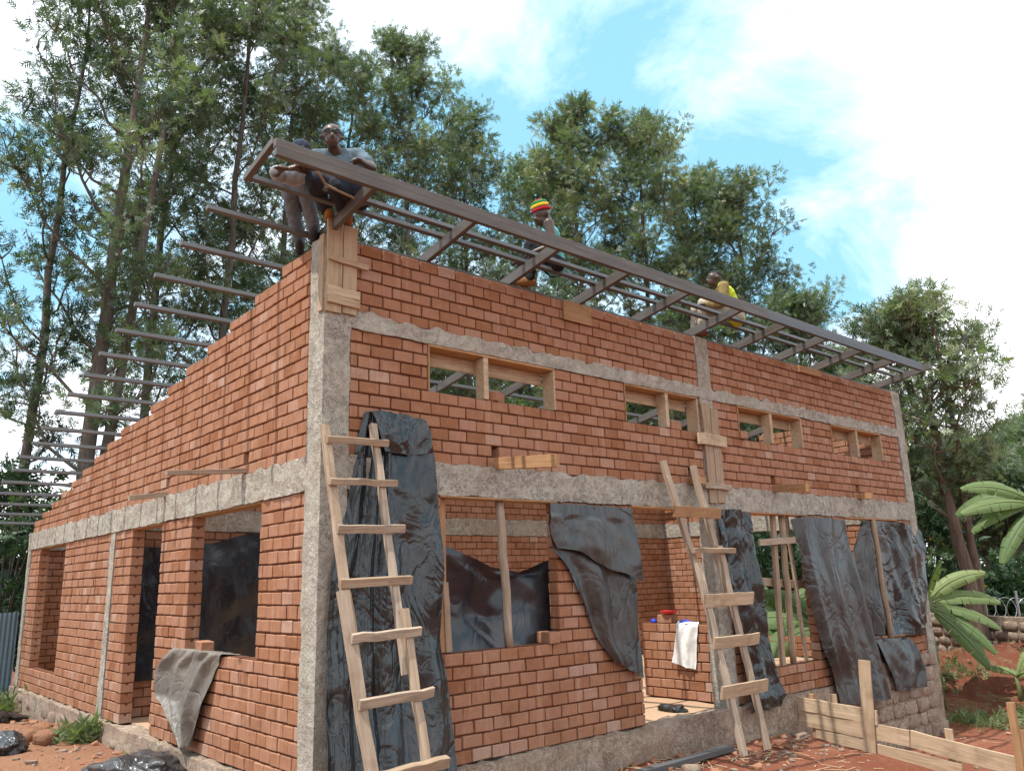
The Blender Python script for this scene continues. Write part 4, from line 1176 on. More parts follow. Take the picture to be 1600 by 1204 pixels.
def tree(px, dist, py_top, rad, h0, lab, n_limb=24, dens=34, tint=.42, mat='leafA', trunk_r=.125, lean=(0, 0), grp='tall feathery trees behind the house', clump=.46, L=.25, asc=1.5, sub=11, bark='bark', twin=False):
    bx, by = spot(px, dist, 750); H = height_at(px, py_top, dist); bz = float(gz_base(bx, by))
    root = empty('tree', (bx, by, bz), lab, 'tree', grp)
    n = 12
    tt = np.linspace(0, 1, n)
    tr = np.stack([bx + lean[0]*tt**1.3 + rng.normal(0, .10, n)*tt, by + lean[1]*tt**1.3 + rng.normal(0, .10, n)*tt, bz-.3 + (H-bz)*tt*.96], 1)
    parts = [tube_np(tr, trunk_r*(1-tt)**.8+.025, 9)]
    trunk = np_mesh('trunk', *parts[0], M[bark], root, smooth=True)
    limbs, C, R = [], [], []
    if twin:
        t2 = tr + np.stack([.9*tt**.7, -.3*tt, 0*tt], 1); t2[0] = tr[0]
        limbs.append(tube_np(t2, trunk_r*.7*(1-tt)**.8+.02, 8))
    for k in range(n_limb):
        f = (k+.5)/n_limb
        h = h0 + (H-h0)*(f**.92)*.93
        tb = np.array([np.interp(h, tr[:, 2], tr[:, a]) for a in range(3)])
        az = k*2.39996 + rng.uniform(-.5, .5)
        prof = (math.sin(math.pi*min(1, .16+.80*f))**.75)*(1.0-.30*f)
        ln = rad*max(.24, prof)*rng.uniform(.65, 1.2)
        rise = ln*asc*rng.uniform(.6, 1.15)
        m = 7; s = np.linspace(0, 1, m)
        pts = tb + np.stack([math.cos(az)*ln*s**.85, math.sin(az)*ln*s**.85, rise*s**1.25], 1)
        pts[1:] += rng.normal(0, .05*ln**.5, (m-1, 3))
        limbs.append(tube_np(pts, (trunk_r*.22*(1-f*.6))*(1-s)**.9+.010, 6))
        for q in range(sub):
            sf = rng.uniform(.30, 1.0)
            b = np.array([np.interp(sf, s, pts[:, a]) for a in range(3)])
            d = rng.normal(size=3); d[2] = abs(d[2])*.9+.25; d /= np.linalg.norm(d)
            e = b + d*rng.uniform(.35, 1.05)*(.5+ln*.16)
            mid = (b+e)/2 + rng.normal(0, .06, 3)
            limbs.append(tube_np(np.array([b, mid, e]), [.022, .015, .007], 4))
            C.append(e); R.append(clump*rng.uniform(.55, 1.2))
            if rng.random() < .5: C.append(mid); R.append(clump*rng.uniform(.4, .8))
        C.append(pts[-1]); R.append(clump*rng.uniform(.6, 1.1))
    C.append(tr[-1]); R.append(clump*.8)
    V, F = merge(limbs)
    np_mesh('branches', V, F, M[bark], root, smooth=True)
    crown('crown', np.array(C), np.array(R), dens*1.14, tint, root, mat, L, lw=.185, nleaf=8)
    return root

T_ = 'tall feathery tree '
tree(25, 21.5, -120, 1.5, 4.0, T_+'with a thin bare stem at the far left edge', 20, 28, .22, trunk_r=.11, lean=(.6, .2), mat='leafB', sub=5, clump=.42)
tree(128, 20.5, -190, 3.0, 3.2, T_+'with a thick forked trunk behind the gable', 30, 34, .30, trunk_r=.19, lean=(.6, .0), twin=True)
tree(215, 24, -200, 2.9, 4.5, T_+'just right of the thick forked trunk', 30, 34, .34, lean=(.3, 0))
tree(330, 22.5, -150, 2.9, 4.0, T_+'above the middle of the stepped gable', 30, 36, .38, lean=(.4, .2))
tree(432, 25, -110, 2.8, 4.5, T_+'directly behind the worker with glasses', 30, 36, .42)
tree(535, 28, 70, 3.0, 5.0, T_+'behind the corner, lower than its neighbours', 28, 36, .45)
tree(645, 25.5, 25, 2.3, 5.0, T_+'with a pointed top against the white cloud', 28, 34, .48, lean=(0, .2))
tree(735, 28, 165, 2.4, 5.0, T_+'with loose side sprays right of the pointed one', 24, 32, .50)
tree(850, 31, 235, 2.6, 5.0, T_+'in the dip left of the beanie worker', 24, 36, .50)
tree(925, 28, 150, 2.6, 5.0, T_+'rising directly behind the beanie worker', 30, 40, .56)
tree(1035, 28.5, 165, 2.7, 5.0, T_+'with a broad grey green top right of the beanie worker', 30, 40, .54)
tree(1125, 31, 265, 2.3, 5.0, T_+'behind the worker in the yellow vest', 24, 36, .46)
tree(1195, 29, 262, 2.1, 5.0, T_+'with a spindly top in front of the big white cloud', 24, 30, .42)
tree(1275, 32, 460, 2.0, 4.5, T_+'above the far end of the roof frame, low crown', 24, 36, .44)
tree(1338, 36, 545, 1.8, 3.5, 'small tree in the gap beyond the roof end', 20, 36, .44)
tree(1495, 22.2, 478, 1.75, 2.3, 'rounded tree with bare double trunk right of the house', 30, 27, .55, trunk_r=.16, lean=(-.9, .25), bark='bark2', twin=True, grp=None, clump=.44, sub=9)
tree(1555, 33, 780, 2.2, 1.6, 'dark tree behind the right hand trunk', 24, 38, .40, grp=None)
tree(1705, 27, 600, 1.1, 2.0, 'tree leaning in from the right edge with yellow blossom', 22, 38, .42, grp=None)
tree(1590, 55, 790, 4.5, 1.0, 'pale distant tree at the right edge', 22, 11, .55, grp=None, clump=1.2, L=.6)
tree(1520, 48, 760, 4.2, 1.0, 'distant tree low behind the banana plants', 22, 11, .45, grp=None, clump=1.2, L=.6)

def bush(px, dist, py_top, rx, rz_, lab, n=40, dens=40, tint=.4, mat='leafB', clump=.5, L=.3, name='bush', cat='bush', flowers=0, z0=None, grp=None):
    bx, by = spot(px, dist); H = height_at(px, py_top, dist); bz = float(gz_base(bx, by))
    if z0 is None: z0 = bz+.2
    root = empty(name, (bx, by, bz), lab, cat, grp)
    C, lim = [], []
    for k in range(n):
        d = rng.normal(size=3); d /= np.linalg.norm(d); r = rng.uniform(.3, 1)**.5
        c = np.array([bx, by, (H+z0)/2]) + d*r*np.array([rx, rx, (H-z0)/2*.9])
        C.append(c)
        b0 = np.array([bx, by, bz-.1]); mid = (b0+c)/2+np.array([0, 0, .15*(H-bz)])
        if k % 2 == 0: lim.append(tube_np(np.array([b0, mid, c]), [.035, .022, .008], 5))
    V, F = merge(lim); np_mesh('stems', V, F, M['bark'], root, smooth=True)
    C = np.array(C)
    crown('crown', C, clump*rng.uniform(.6, 1.2, n), dens, tint, root, mat, L, nleaf=5, lw=.34)
    if flowers:
        cc = C[rng.integers(0, n, flowers)] + rng.normal(0, clump*.7, (flowers, 3))
        crown('blossom', cc, np.full(flowers, .12), 30, .5, root, 'leafY', .11, nleaf=5, lw=.4)
    return root
bush(8, 20.5, 700, 1.7, 1, 'dark dense bush above the corrugated fence', 60, 44, .30)
bush(70, 22, 790, 1.6, 1, 'dark bush behind the low end of the gable', 50, 44, .32)
bush(150, 25, 720, 2.0, 1, 'shadowy bush seen under the purlin ends', 50, 40, .34, mat='leafA')
bush(1452, 26, 715, 1.15, 1, 'dark shrub with yellow blossom beside the far corner', 50, 46, .40, flowers=26)
bush(1500, 29, 880, 1.5, 1, 'dark shrub behind the stone boundary wall, left', 50, 46, .34)
bush(1560, 30, 860, 1.5, 1, 'dark shrub behind the stone boundary wall, middle', 50, 46, .38)
bush(1625, 29, 890, 1.4, 1, 'dark shrub behind the stone boundary wall, right', 45, 46, .36)
bush(1220, 26, 830, 1.8, 1, 'dark shrub seen through the wide right window', 55, 46, .22)
bush(1285, 27, 860, 1.8, 1, 'second dark shrub seen through the wide right window', 55, 46, .25)
for k, (px, d_, py) in enumerate([(560, 36, 560), (700, 38, 520), (820, 38, 500), (960, 40, 520), (1080, 40, 540), (1200, 42, 560), (420, 34, 600)]):
    bush(px, d_, py, 3.4, 1, ['low leafy tree at the back behind the corner', 'low leafy tree at the back behind the first rafters', 'low leafy tree at the back below the green striped hat', 'low leafy tree at the back mid roof',
                   'low leafy tree at the back by the yellow vest', 'low leafy tree at the back near the roof end', 'low leafy tree at the back above the gable top', 'low leafy tree at the back above the gable middle', 'low leafy tree at the back above the gable foot'][k],
         64, 24, .40, 'leafA', 1.1, .48, 'tree', 'tree', 0, 1.5, 'low trees filling the background')

# banana plants
def banana_leaf(base, az, el, L, W, droop, parent, tint, twist=0.0):
    n, m = 26, 4
    V, F, Tn = [], [], []
    p = np.array(base, float); d = el; pts = [p.copy()]
    for i in range(n):
        step = L/n
        p = p + step*np.array([math.cos(d)*math.cos(az), math.cos(d)*math.sin(az), math.sin(d)])
        d -= droop/n; pts.append(p.copy())
    pts = np.array(pts); side = np.array([-math.sin(az), math.cos(az), 0])
    tang = np.gradient(pts, axis=0); tang /= np.linalg.norm(tang, axis=1)[:, None]
    upv = np.cross(tang, side); upv *= np.sign(upv[:, 2:3]+1e-6)
    s2 = math.cos(twist)*side + math.sin(twist)*upv; u2 = -math.sin(twist)*side + math.cos(twist)*upv
    for sg in (-1, 1):
        i = 3
        while i < n:
            ln = int(rng.integers(3, 8)); j = min(n, i+ln)
            sag = rng.uniform(-.05, .22)
            rows = []
            for k in range(i, j+1):
                t = (k-3)/(n-3)
                w = W*max(.02, math.sin(math.pi*min(1, .06+.90*t))**.6)*(1-.15*t)
                row = []
                for c in range(m+1):
                    f = c/m
                    sh = .009 if (k == i or k == j) else 0
                    q = pts[k] + sg*s2[k]*w*f*math.cos(.35+sag*f) + u2[k]*(w*f*(.32-(.55+sag)*f)) + tang[k]*(f*.10*W - (sh if k == j else -sh)*f)
                    row.append(len(V)); V.append(q)
                rows.append(row)
            for a, b in zip(rows[:-1], rows[1:]):
                for c in range(m): F.append((a[c], a[c+1], b[c+1], b[c])); Tn.append(tint+.12*(sag)+rng.normal(0, .03))
            i = j
    tv, tf = tube_np(pts, np.linspace(.035, .008, n+1), 5)
    o = len(V); V = np.concatenate([np.array(V), tv]); F = F+[tuple(int(x)+o for x in f) for f in tf]; Tn += [min(1, tint+.25)]*len(tf)
    return mesh_obj('leaf', V, F, M['banana'], parent, tint=np.clip(Tn, 0, 1), smooth=True)
M['pseudostem'] = mat_plain('pseudostem', (.20, .22, .09), .6, .5, 6)
def banana(x, y, h, leaves, lab, r=.11):
    z = gz(x, y) if abs(x) < 20 else float(gz_base(x, y))
    root = empty('banana_plant', (x, y, z), lab, 'banana plant', 'banana plants')
    tube('pseudostem', [(x, y, z-.1), (x+.02, y, z+h*.5), (x, y+.02, z+h)], [r, r*.8, r*.5], M['pseudostem'], root, 10)
    for az, el, L, W, dr, ti in leaves:
        banana_leaf((x, y, z+h*.95), az, el, L, W, dr, root, ti, (.9 if (-math.sin(az)*.66+math.cos(az)*.75) > 0 else -.9)+rng.uniform(-.3, .3))
R_ = math.radians
bx, by = spot(1440, 18.2)
banana(bx, by, 2.0, [(R_(-52), .95, 1.35, .19, 1.0, .95), (R_(-46), .45, 1.45, .19, .9, .8), (R_(-50), .05, 1.4, .20, .8, .7), (R_(-58), -.35, 1.45, .19, .7, .6), (R_(-66), -.65, 1.5, .19, .5, .5), (R_(60), .8, 1.6, .26, 1.2, .5), (R_(150), .6, 1.6, .25, 1.3, .5), (R_(230), 1.1, 1.2, .2, .6, .9)], 'banana plant right behind the far house corner')
bx, by = spot(1640, 20.0)
banana(bx, by, 3.3, [(R_(128), .75, 1.5, .2, 1.0, .7), (R_(135), .25, 1.55, .21, .7, .75), (R_(118), .05, 1.4, .2, .9, .6), (R_(140), -.7, 1.5, .2, .4, .45), (R_(100), .5, 1.6, .26, 1.2, .5), (R_(-40), .6, 1.6, .26, 1.2, .5), (R_(210), 1.0, 1.5, .25, .9, .6)], 'banana plant reaching in from the right edge')
bx, by = spot(1218, 19.5)
banana(bx, by, 1.9, [(R_(-40), .8, 1.9, .3, 1.4, .5), (R_(-120), .4, 1.9, .3, 1.2, .4), (R_(-10), .2, 1.7, .3, 1.0, .35), (R_(-60), -.2, 1.9, .3, .8, .3), (R_(100), .9, 1.6, .28, 1.0, .4), (R_(200), .3, 1.8, .3, 1.2, .4)], 'banana plant seen through the wide right window, left')
bx, by = spot(1275, 18.4)
banana(bx, by, 1.6, [(R_(130), .6, 1.9, .32, 1.2, .6), (R_(170), .2, 1.8, .32, 1.0, .5), (R_(-140), .0, 1.9, .32, .8, .45), (R_(90), .9, 1.7, .3, .9, .5), (R_(-60), .6, 1.7, .3, 1.2, .4), (R_(150), -.4, 1.8, .3, .6, .35)], 'banana plant seen through the wide right window, right')
bx, by = spot(1563, 18.6)
banana(bx, by, .45, [(R_(-50), 1.2, .75, .13, .6, 1.0), (R_(-130), .5, .6, .12, .9, .95), (R_(20), .4, .6, .12, 1.0, .9), (R_(100), .7, .55, .11, 1.0, .9)], 'young bright green banana shoot by the boundary wall', .05)

# boundary wall of field stones with razor wire
bw = empty('stone_boundary_wall', (0, 0, 0), 'low field stone boundary wall with coiled razor wire on top', 'wall')
pa, pb = spot(1395, 25.0), spot(1720, 20.5)
wz = -0.42
pa, pb = np.array(pa), np.array(pb); wd = pb-pa; wl_ = np.linalg.norm(wd); wd /= wl_; wnv = np.array([wd[1], -wd[0]])
bw.location = (pa[0], pa[1], wz)
c0 = (pa+pb)/2
core = mesh_obj('mortar_core', cbox_verts((wl_/2, .14, .50), .01), _F, M['plinth'], None)
core.matrix_basis = Matrix(((wd[0], -wd[1], 0, c0[0]), (wd[1], wd[0], 0, c0[1]), (0, 0, 1, wz+.38), (0, 0, 0, 1)))
attach(core, bw)
for rowz in range(4):
    s = random.uniform(0, .2)
    while s < wl_-.3:
        w = random.uniform(.30, .55)
        V, F = stone_verts(w/2-.015, .10, .105, s*3+rowz)
        q = pa + wd*(s+w/2) + wnv*.11*(1 if wnv @ (np.array([CAM.x, CAM.y])-pa) > 0 else -1)
        st = mesh_obj('stone', V, F, M['stone'], None, smooth=True)
        st.matrix_basis = Matrix(((wd[0], -wd[1], 0, q[0]), (wd[1], wd[0], 0, q[1]), (0, 0, 1, wz+.02+.22*rowz), (0, 0, 0, 1)))
        attach(st, bw)
        s += w
tt = np.linspace(0, 1, 900); ang = tt*wl_/.30*2*np.pi
hel = np.stack([pa[0]+wd[0]*wl_*tt+wnv[0]*.20*np.cos(ang), pa[1]+wd[1]*wl_*tt+wnv[1]*.20*np.cos(ang), wz+1.08+.22*np.sin(ang)], 1)
M['wire'] = mat_plain('galvanised_wire', (.42, .44, .45), .4, .15, 8, .7)
tube('razor_wire', hel, .009, M['wire'], bw, 4)
for s in np.linspace(.3, wl_-.3, 7):
    q = pa+wd*s; bar('wire_post', (q[0], q[1], wz+.8), (q[0], q[1], wz+1.45), .04, .04, M['wire'], bw, upv=(0, 1, 0))

# dark panel on a white post at the right edge
bx, by = spot(1592, 17.5); z_ = gz(bx, by)
gate = empty('metal_gate', (bx, by, z_), 'dark grey metal panel with a white post at the right edge', 'gate')
M['dark_panel'] = mat_plain('dark_sheet_metal', (.09, .095, .105), .5, .25, 3, .3)
M['white_paint'] = mat_plain('white_paint', (.75, .76, .76), .5, .1)
gd = np.array([math.cos(-.75), math.sin(-.75)])
bar('panel', (bx, by, z_+.62), (bx+gd[0]*1.4, by+gd[1]*1.4, z_+.62), .03, 1.24, M['dark_panel'], gate)
bar('post', (bx-.05*gd[0], by-.05*gd[1], z_+.55), (bx-.05*gd[0], by-.05*gd[1], z_+1.25), .045, .045, M['white_paint'], gate, upv=(0, 1, 0))
bar('top_rail', (bx-.05*gd[0], by-.05*gd[1], z_+1.27), (bx+gd[0]*1.4, by+gd[1]*1.4, z_+1.27), .04, .035, M['white_paint'], gate)
bar('prop_post', (bx+.1, by-.15, z_-.1), (bx+.02, by-.10, z_+.75), .10, .05, M['grey'], gate, upv=(0, 1, 0))

# weeds
def weed(x, y, r, h, n, lab, tint=.4):
    z = gz(x, y)
    P = np.stack([x+rng.normal(0, r, n), y+rng.normal(0, r, n), np.full(n, z)], 1)
    P[:, 2] = [gz(a, b) for a, b in P[:, :2]]
    D = np.stack([rng.normal(0, .5, n), rng.normal(0, .5, n), rng.uniform(.5, 1.2, n)], 1); D /= np.linalg.norm(D, axis=1)[:, None]
    V, F, t = sprays(P, D, h*rng.uniform(.5, 1.2, n), np.full(n, tint)+rng.normal(0, .15, n), 6, .22, .5)
    return set_tags(np_mesh('weed', V, F, M['weed'], None, tint=t), lab, 'weeds', None, 'stuff')
weed(-.28, 6.1, .15, .15, 110, 'green weed clump at the foot of the gable column')
weed(-.22, 5.75, .10, .30, 60, 'taller weeds beside the gable column foot')
weed(-.30, 3.6, .10, .14, 60, 'weeds at the edge of the doorway step, gable side')
weed(-.30, 11.2, .25, .35, 120, 'weeds by the corrugated fence')
x_, y_ = 12.9, -.25
weed(x_, y_, .28, .2, 160, 'grey green weed patch on the lower ground right of the house', .55)
weed(13.6, -.9, .25, .2, 130, 'weed patch beyond the orange stake', .5)
weed(14.6, 1.0, .3, .22, 120, 'weeds on the flank of the red mound', .5)
weed(16.2, -.6, .3, .2, 120, 'weeds at the foot of the boundary wall', .5)
# ------------------------------------------------------------------ people on the roof
def skin_mat(name, c):
    t = NT(name); v = t.coord('pos'); n = t.noise(v, 40, 3)
    t.color(t.mix(t.math('MULTIPLY', n, .4), c, tuple(x*.6 for x in c))); t.rough(.42); t.b.inputs['Specular IOR Level'].default_value = .45
    return t.m
def cloth_mat(name, c, var=.3):
    t = NT(name); v = t.coord('pos'); n = t.noise(v, 18, 4, .6); f = t.noise(v, 160, 2)
    t.color(t.mix(t.math('MULTIPLY', n, var*2, True), c, tuple(x*.5 for x in c))); t.rough(.9); t.bump(t.math('ADD', n, t.math('MULTIPLY', f, .15)), .6, .02)
    return t.m
M['skin'] = skin_mat('dark_skin', (.060, .033, .022)); M['skin2'] = skin_mat('brown_skin', (.085, .045, .03))

WORK = bpy.data.scenes.new('workshop')
def capsule(bm, p0, r0, p1=None, r1=None, sub=2):
    p0 = Vector(p0)
    def ball(p, r):
        m = Matrix.Translation(p) @ Matrix.Diagonal((r, r, r, 1))
        bmesh.ops.create_icosphere(bm, subdivisions=sub, radius=1.0, matrix=m)
    ball(p0, r0)
    if p1 is None: return
    p1 = Vector(p1); ball(p1, r1)
    d = p1-p0; L = d.length
    if L < 1e-4: return
    q = d.to_track_quat('Z', 'Y').to_matrix().to_4x4()
    bmesh.ops.create_cone(bm, cap_ends=True, segments=14, radius1=r0, radius2=r1, depth=L, matrix=Matrix.Translation((p0+p1)/2) @ q)
def blob(name, caps, mat, parent, vox=.009, smooth=3, wr=0.0, seed=0.0):
    """one continuous skin grown over a set of tapered limbs"""
    bm = bmesh.new()
    for c in caps: capsule(bm, *c)
    me = bpy.data.meshes.new(name+'_raw'); bm.to_mesh(me); bm.free()
    tmp = bpy.data.objects.new(name+'_raw', me); WORK.collection.objects.link(tmp)
    m = tmp.modifiers.new('r', 'REMESH'); m.mode = 'VOXEL'; m.voxel_size = vox; m.use_smooth_shade = True
    s = tmp.modifiers.new('s', 'SMOOTH'); s.factor = .5; s.iterations = smooth
    with bpy.context.temp_override(scene=WORK, view_layer=WORK.view_layers[0]):
        dg = bpy.context.evaluated_depsgraph_get()
    res = bpy.data.meshes.new_from_object(tmp.evaluated_get(dg))
    bpy.data.objects.remove(tmp); bpy.data.meshes.remove(me)
    res.name = name
    if wr:
        nv = len(res.vertices); co = np.empty(nv*3, dtype=np.float32); no = np.empty(nv*3, dtype=np.float32)
        res.vertices.foreach_get('co', co); res.vertex_normals.foreach_get('vector', no)
        co = co.reshape(-1, 3); no = no.reshape(-1, 3)
        d = np.array([fnoise(c[0]+seed, c[1], c[2]*.7, 14, 2) for c in co.tolist()], dtype=np.float32)
        res.vertices.foreach_set('co', (co+no*(wr*d)[:, None]).ravel())
    res.materials.clear(); res.materials.append(mat)
    res.polygons.foreach_set('use_smooth', np.ones(len(res.polygons), dtype=bool))
    o = bpy.data.objects.new(name, res); COL.objects.link(o)
    return attach(o, parent)
def V3(*a): return Vector(a)
def head_caps(c, f, u):
    f = Vector(f).normalized(); s = f.cross(Vector(u)).normalized(); u = s.cross(f).normalized()
    c = Vector(c)
    caps = [(c-f*.012+u*.012, .094, c+f*.018+u*.005, .088), (c+f*.045-u*.06, .062, c+f*.05-u*.092, .042), (c+f*.088-u*.012, .012, c+f*.112-u*.042, .018),
            (c+f*.06+u*.022+s*.035, .03, c+f*.06+u*.022-s*.035, .03), (c+s*.096-u*.015-f*.01, .020), (c-s*.096-u*.015-f*.01, .020),
            (c+f*.085-u*.072+s*.018, .014, c+f*.085-u*.072-s*.018, .014), (c+f*.085-u*.088+s*.016, .012, c+f*.085-u*.088-s*.016, .012)]
    return caps, f, s, u
def hand_caps(w, d, nrm, curl=.5):
    """palm and five fingers from wrist w along d; nrm = back of the hand"""
    w = Vector(w); d = Vector(d).normalized(); n = Vector(nrm); n = (n-d*n.dot(d)).normalized(); s = d.cross(n)
    caps = [(w, .026, w+d*.05+s*.018, .022), (w, .026, w+d*.05-s*.018, .022)]
    for k, (off, ln) in enumerate(((.032, .062), (.011, .075), (-.011, .071), (-.032, .056))):
        b = w+d*.075+s*off; m = b + d*ln*.5 - n*ln*.12*curl; e = m + d*ln*.35*(1-curl*.6) - n*ln*.5*curl
        caps += [(w+d*.05+s*off*.8, .017, b, .0125), (b, .0115, m, .0105), (m, .0105, e, .0085)]
    t0 = w+d*.02+s*.03; t1 = t0+d*.03+s*.032-n*.01; t2 = t1+d*.034+s*.008-n*.012
    caps += [(t0, .017, t1, .0125), (t1, .0125, t2, .0095)]
    return caps
def person(lab, J, look, mats, sleeves='short', vest=None, base=None, tuck=0, hat=None, glasses=False, hairc=None, sole=None, seed=0.0, faceup=(0, 0, 1)):
    P = {k: Vector(v) for k, v in J.items()}
    root = empty('person', base, lab, 'person', 'workers on the roof frame')
    hc, f, s, u = head_caps(P['head'], look, faceup)
    chest = P['neck'].lerp(P['hip'], .28); waist = P['neck'].lerp(P['hip'], .68)
    sh = (P['shl']-P['shr']).normalized(); hp = (P['hil']-P['hir']).normalized()
    fwd = sh.cross((P['neck']-P['hip']).normalized()); fwd = fwd if fwd.dot(f) > 0 else -fwd
    torso = [(P['shl'], .062, P['shr'], .062), (chest+sh*.07, .105, chest-sh*.07, .105), (chest+sh*.06, .10, waist+sh*.05, .095), (chest-sh*.06, .10, waist-sh*.05, .095),
             (P['neck'], .05, chest, .09), (waist, .105, P['hip'], .11), (P['hil'], .095, P['hir'], .095)]
    arms_u = [(P['shl'], .058, P['ell'], .043), (P['shr'], .058, P['elr'], .043)]
    arms_l = [(P['ell'], .043, P['wrl'], .028), (P['elr'], .043, P['wrr'], .028)]
    legs_u = [(P['hil'], .092, P['knl'], .062), (P['hir'], .092, P['knr'], .062)]
    legs_l = [(P['knl'], .060, P['knl'].lerp(P['anl'], .3), .056), (P['knl'].lerp(P['anl'], .3), .056, P['anl'], .036), (P['knr'], .060, P['knr'].lerp(P['anr'], .3), .056), (P['knr'].lerp(P['anr'], .3), .056, P['anr'], .036)]
    hands = hand_caps(P['wrl'], P['hdl']-P['wrl'], J.get('hnl', (0, 0, 1)), .7) + hand_caps(P['wrr'], P['hdr']-P['wrr'], J.get('hnr', (0, 0, 1)), .7)
    neck = [(P['neck']+Vector((0, 0, -.02)), .056, P['head']-u*.06-f*.01, .052)]
    feet = []
    for k in ('l', 'r'):
        toe = P['to'+k]; a = P['an'+k]; feet += [(a, .036, toe, .03)]
    b = blob('body', hc+neck+torso+arms_u+arms_l+legs_u+legs_l+hands+feet, mats['skin'], root, .0108, 2)
    g = .014
    inf = lambda caps, e=g: [(c[0], c[1]+e) + ((c[2], c[3]+e) if len(c) > 2 else ()) for c in caps]
    sl = []
    if sleeves == 'short': sl = inf([(P['shl'], .058, P['shl'].lerp(P['ell'], .62), .055), (P['shr'], .058, P['shr'].lerp(P['elr'], .62), .055)], .013)
    if sleeves == 'long': sl = inf([(P['shl'], .062, P['ell'], .052), (P['shr'], .062, P['elr'], .052), (P['ell'], .05, P['ell'].lerp(P['wrl'], .92), .035), (P['elr'], .05, P['elr'].lerp(P['wrr'], .92), .035)])
    sh_caps = inf(torso[1:4]+torso[5:6]) + sl
    if sleeves != 'none': sh_caps += inf(torso[:1]+[(P['neck'].lerp(chest, .25), .055, chest, .09)])
    else: sh_caps += inf([(chest+sh*.07, .09, P['neck']+sh*.085, .028), (chest-sh*.07, .09, P['neck']-sh*.085, .028)], .010)
    blob('shirt', sh_caps, mats['shirt'], root, .010, 3, .010, seed)
    if vest: blob('safety_vest', inf(torso[1:4]+torso[5:6], .027)+inf([(chest+sh*.07, .10, P['neck']+sh*.085, .04), (chest-sh*.07, .10, P['neck']-sh*.085, .04)], .022), vest, root, .010, 3, .008, seed+2)
    blob('trousers', inf([(P['hil'], .097, P['hir'], .097), (P['hip'], .105, waist.lerp(P['hip'], .5), .10)], .010)+inf(legs_u, .014)+inf(legs_l[:1]+legs_l[2:3], .016)+inf([(P['knl'].lerp(P['anl'], .3), .056, P['anl'], .046), (P['knr'].lerp(P['anr'], .3), .056, P['anr'], .046)], .014), mats['trousers'], root, .010, 3, .014, seed+5)
    for k in ('l', 'r'):
        a, t = P['an'+k], P['to'+k]; d = (t-a); d.z = 0; d.normalize()
        lo = Vector((0, 0, min(a.z, t.z)-.028-0.0))
        heel = Vector((a.x, a.y, 0))-d*.035; ball = Vector((t.x, t.y, 0))
        z = t.z
        shoe = blob('shoe', [(a+Vector((0, 0, .03)), .05, a-Vector((0, 0, .03)), .05), (Vector((heel.x, heel.y, z)), .042, Vector((ball.x, ball.y, z)), .043), (a-Vector((0, 0, .02)), .048, t+Vector((0, 0, .01)), .04), (t, .042, t+d*.04, .034)], mats['shoe'], root, .009, 2)
    if hairc: blob('hair', [(P['head']-f*.022+u*.028, .091, P['head']+f*.010+u*.030, .082)], hairc, root, .009, 2)
    if hat == 'beanie':
        bands = [(M['hat_red'], .035, .060, .112), (M['hat_dark'], .058, .072, .110), (M['hat_yellow'], .075, .105, .106), (M['hat_green'], .107, .142, .094), (M['hat_red'], .142, .158, .064)]
        hat_o = None
        for mt, z0, z1, r in bands:
            n = 22; V, F = [], []
            for zz, rr in ((z0-.004, r*.97), (z0, r), (z1, r*.985), (z1+.006, r*.90)):
                for k in range(n):
                    a = 2*math.pi*k/n; rib = 1+.018*(k % 2)
                    V.append(P['head']-f*.012+u*(zz+.01) + (f*math.cos(a)*1.03+s*math.sin(a))*rr*rib)
            for i in range(3):
                for k in range(n): F.append((i*n+k, i*n+(k+1) % n, (i+1)*n+(k+1) % n, (i+1)*n+k))
            F.append(tuple(range(n))[::-1]); F.append(tuple(range(3*n, 4*n)))
            bo = mesh_obj('knitted_hat' if hat_o is None else 'stripe', V, F, mt, root if hat_o is None else hat_o, smooth=True)
            hat_o = hat_o or bo
    if hat == 'cap':
        co = blob('cap', [(P['head']-f*.014+u*.032, .100, P['head']+f*.016+u*.030, .094)], mats['hat'], root, .009, 2)
        blob('peak', [(P['head']+f*.09+u*.045+s*.03, .016, P['head']+f*.15+u*.032+s*.02, .010), (P['head']+f*.09+u*.045-s*.03, .016, P['head']+f*.15+u*.032-s*.02, .010)], mats['hat'], co, .006, 2)
    if glasses:
        gl = None
        for sg in (-1, 1):
            c = P['head']+f*.100+u*.006+s*sg*.036
            V = [c + (s*math.cos(a)*.027+u*math.sin(a)*.019)*rr + f*zf for rr in (1.0, .78) for zf in (0, .006) for a in np.linspace(0, 2*math.pi, 14, endpoint=False)]
            F = []
            rings = [0, 14, 42, 28]
            for a0, b0 in zip(rings, rings[1:]+rings[:1]):
                for k in range(14): F.append((a0+k, a0+(k+1) % 14, b0+(k+1) % 14, b0+k))
            o = mesh_obj('glasses' if gl is None else 'rim', V, F, M['black_frame'], root if gl is None else gl, smooth=True)
            gl = gl or o
            tube('temple', [c+s*sg*.027, P['head']+s*sg*.098+u*.006-f*.01], .0045, M['black_frame'], gl, 6)
            lens = [c+f*.003+(s*math.cos(a)*.022+u*math.sin(a)*.015) for a in np.linspace(0, 2*math.pi, 14, endpoint=False)]
            mesh_obj('lens', lens, [tuple(range(14))], M['dark_lens'], gl)
        tube('bridge', [P['head']+f*.108+u*.008+s*.012, P['head']+f*.108+u*.008-s*.012], .004, M['black_frame'], gl, 6)
    else:
        for sg in (-1, 1):
            mesh_obj('eye', [P['head']+f*.086+u*.004+s*sg*.034 + Vector(v)*.011 for v in ((1, 0, 0), (-1, 0, 0), (0, 1, 0), (0, -1, 0), (0, 0, 1), (0, 0, -1))],
                     [(0, 2, 4), (2, 1, 4), (1, 3, 4), (3, 0, 4), (2, 0, 5), (1, 2, 5), (3, 1, 5), (0, 3, 5)], M['eye'], root)
    return root
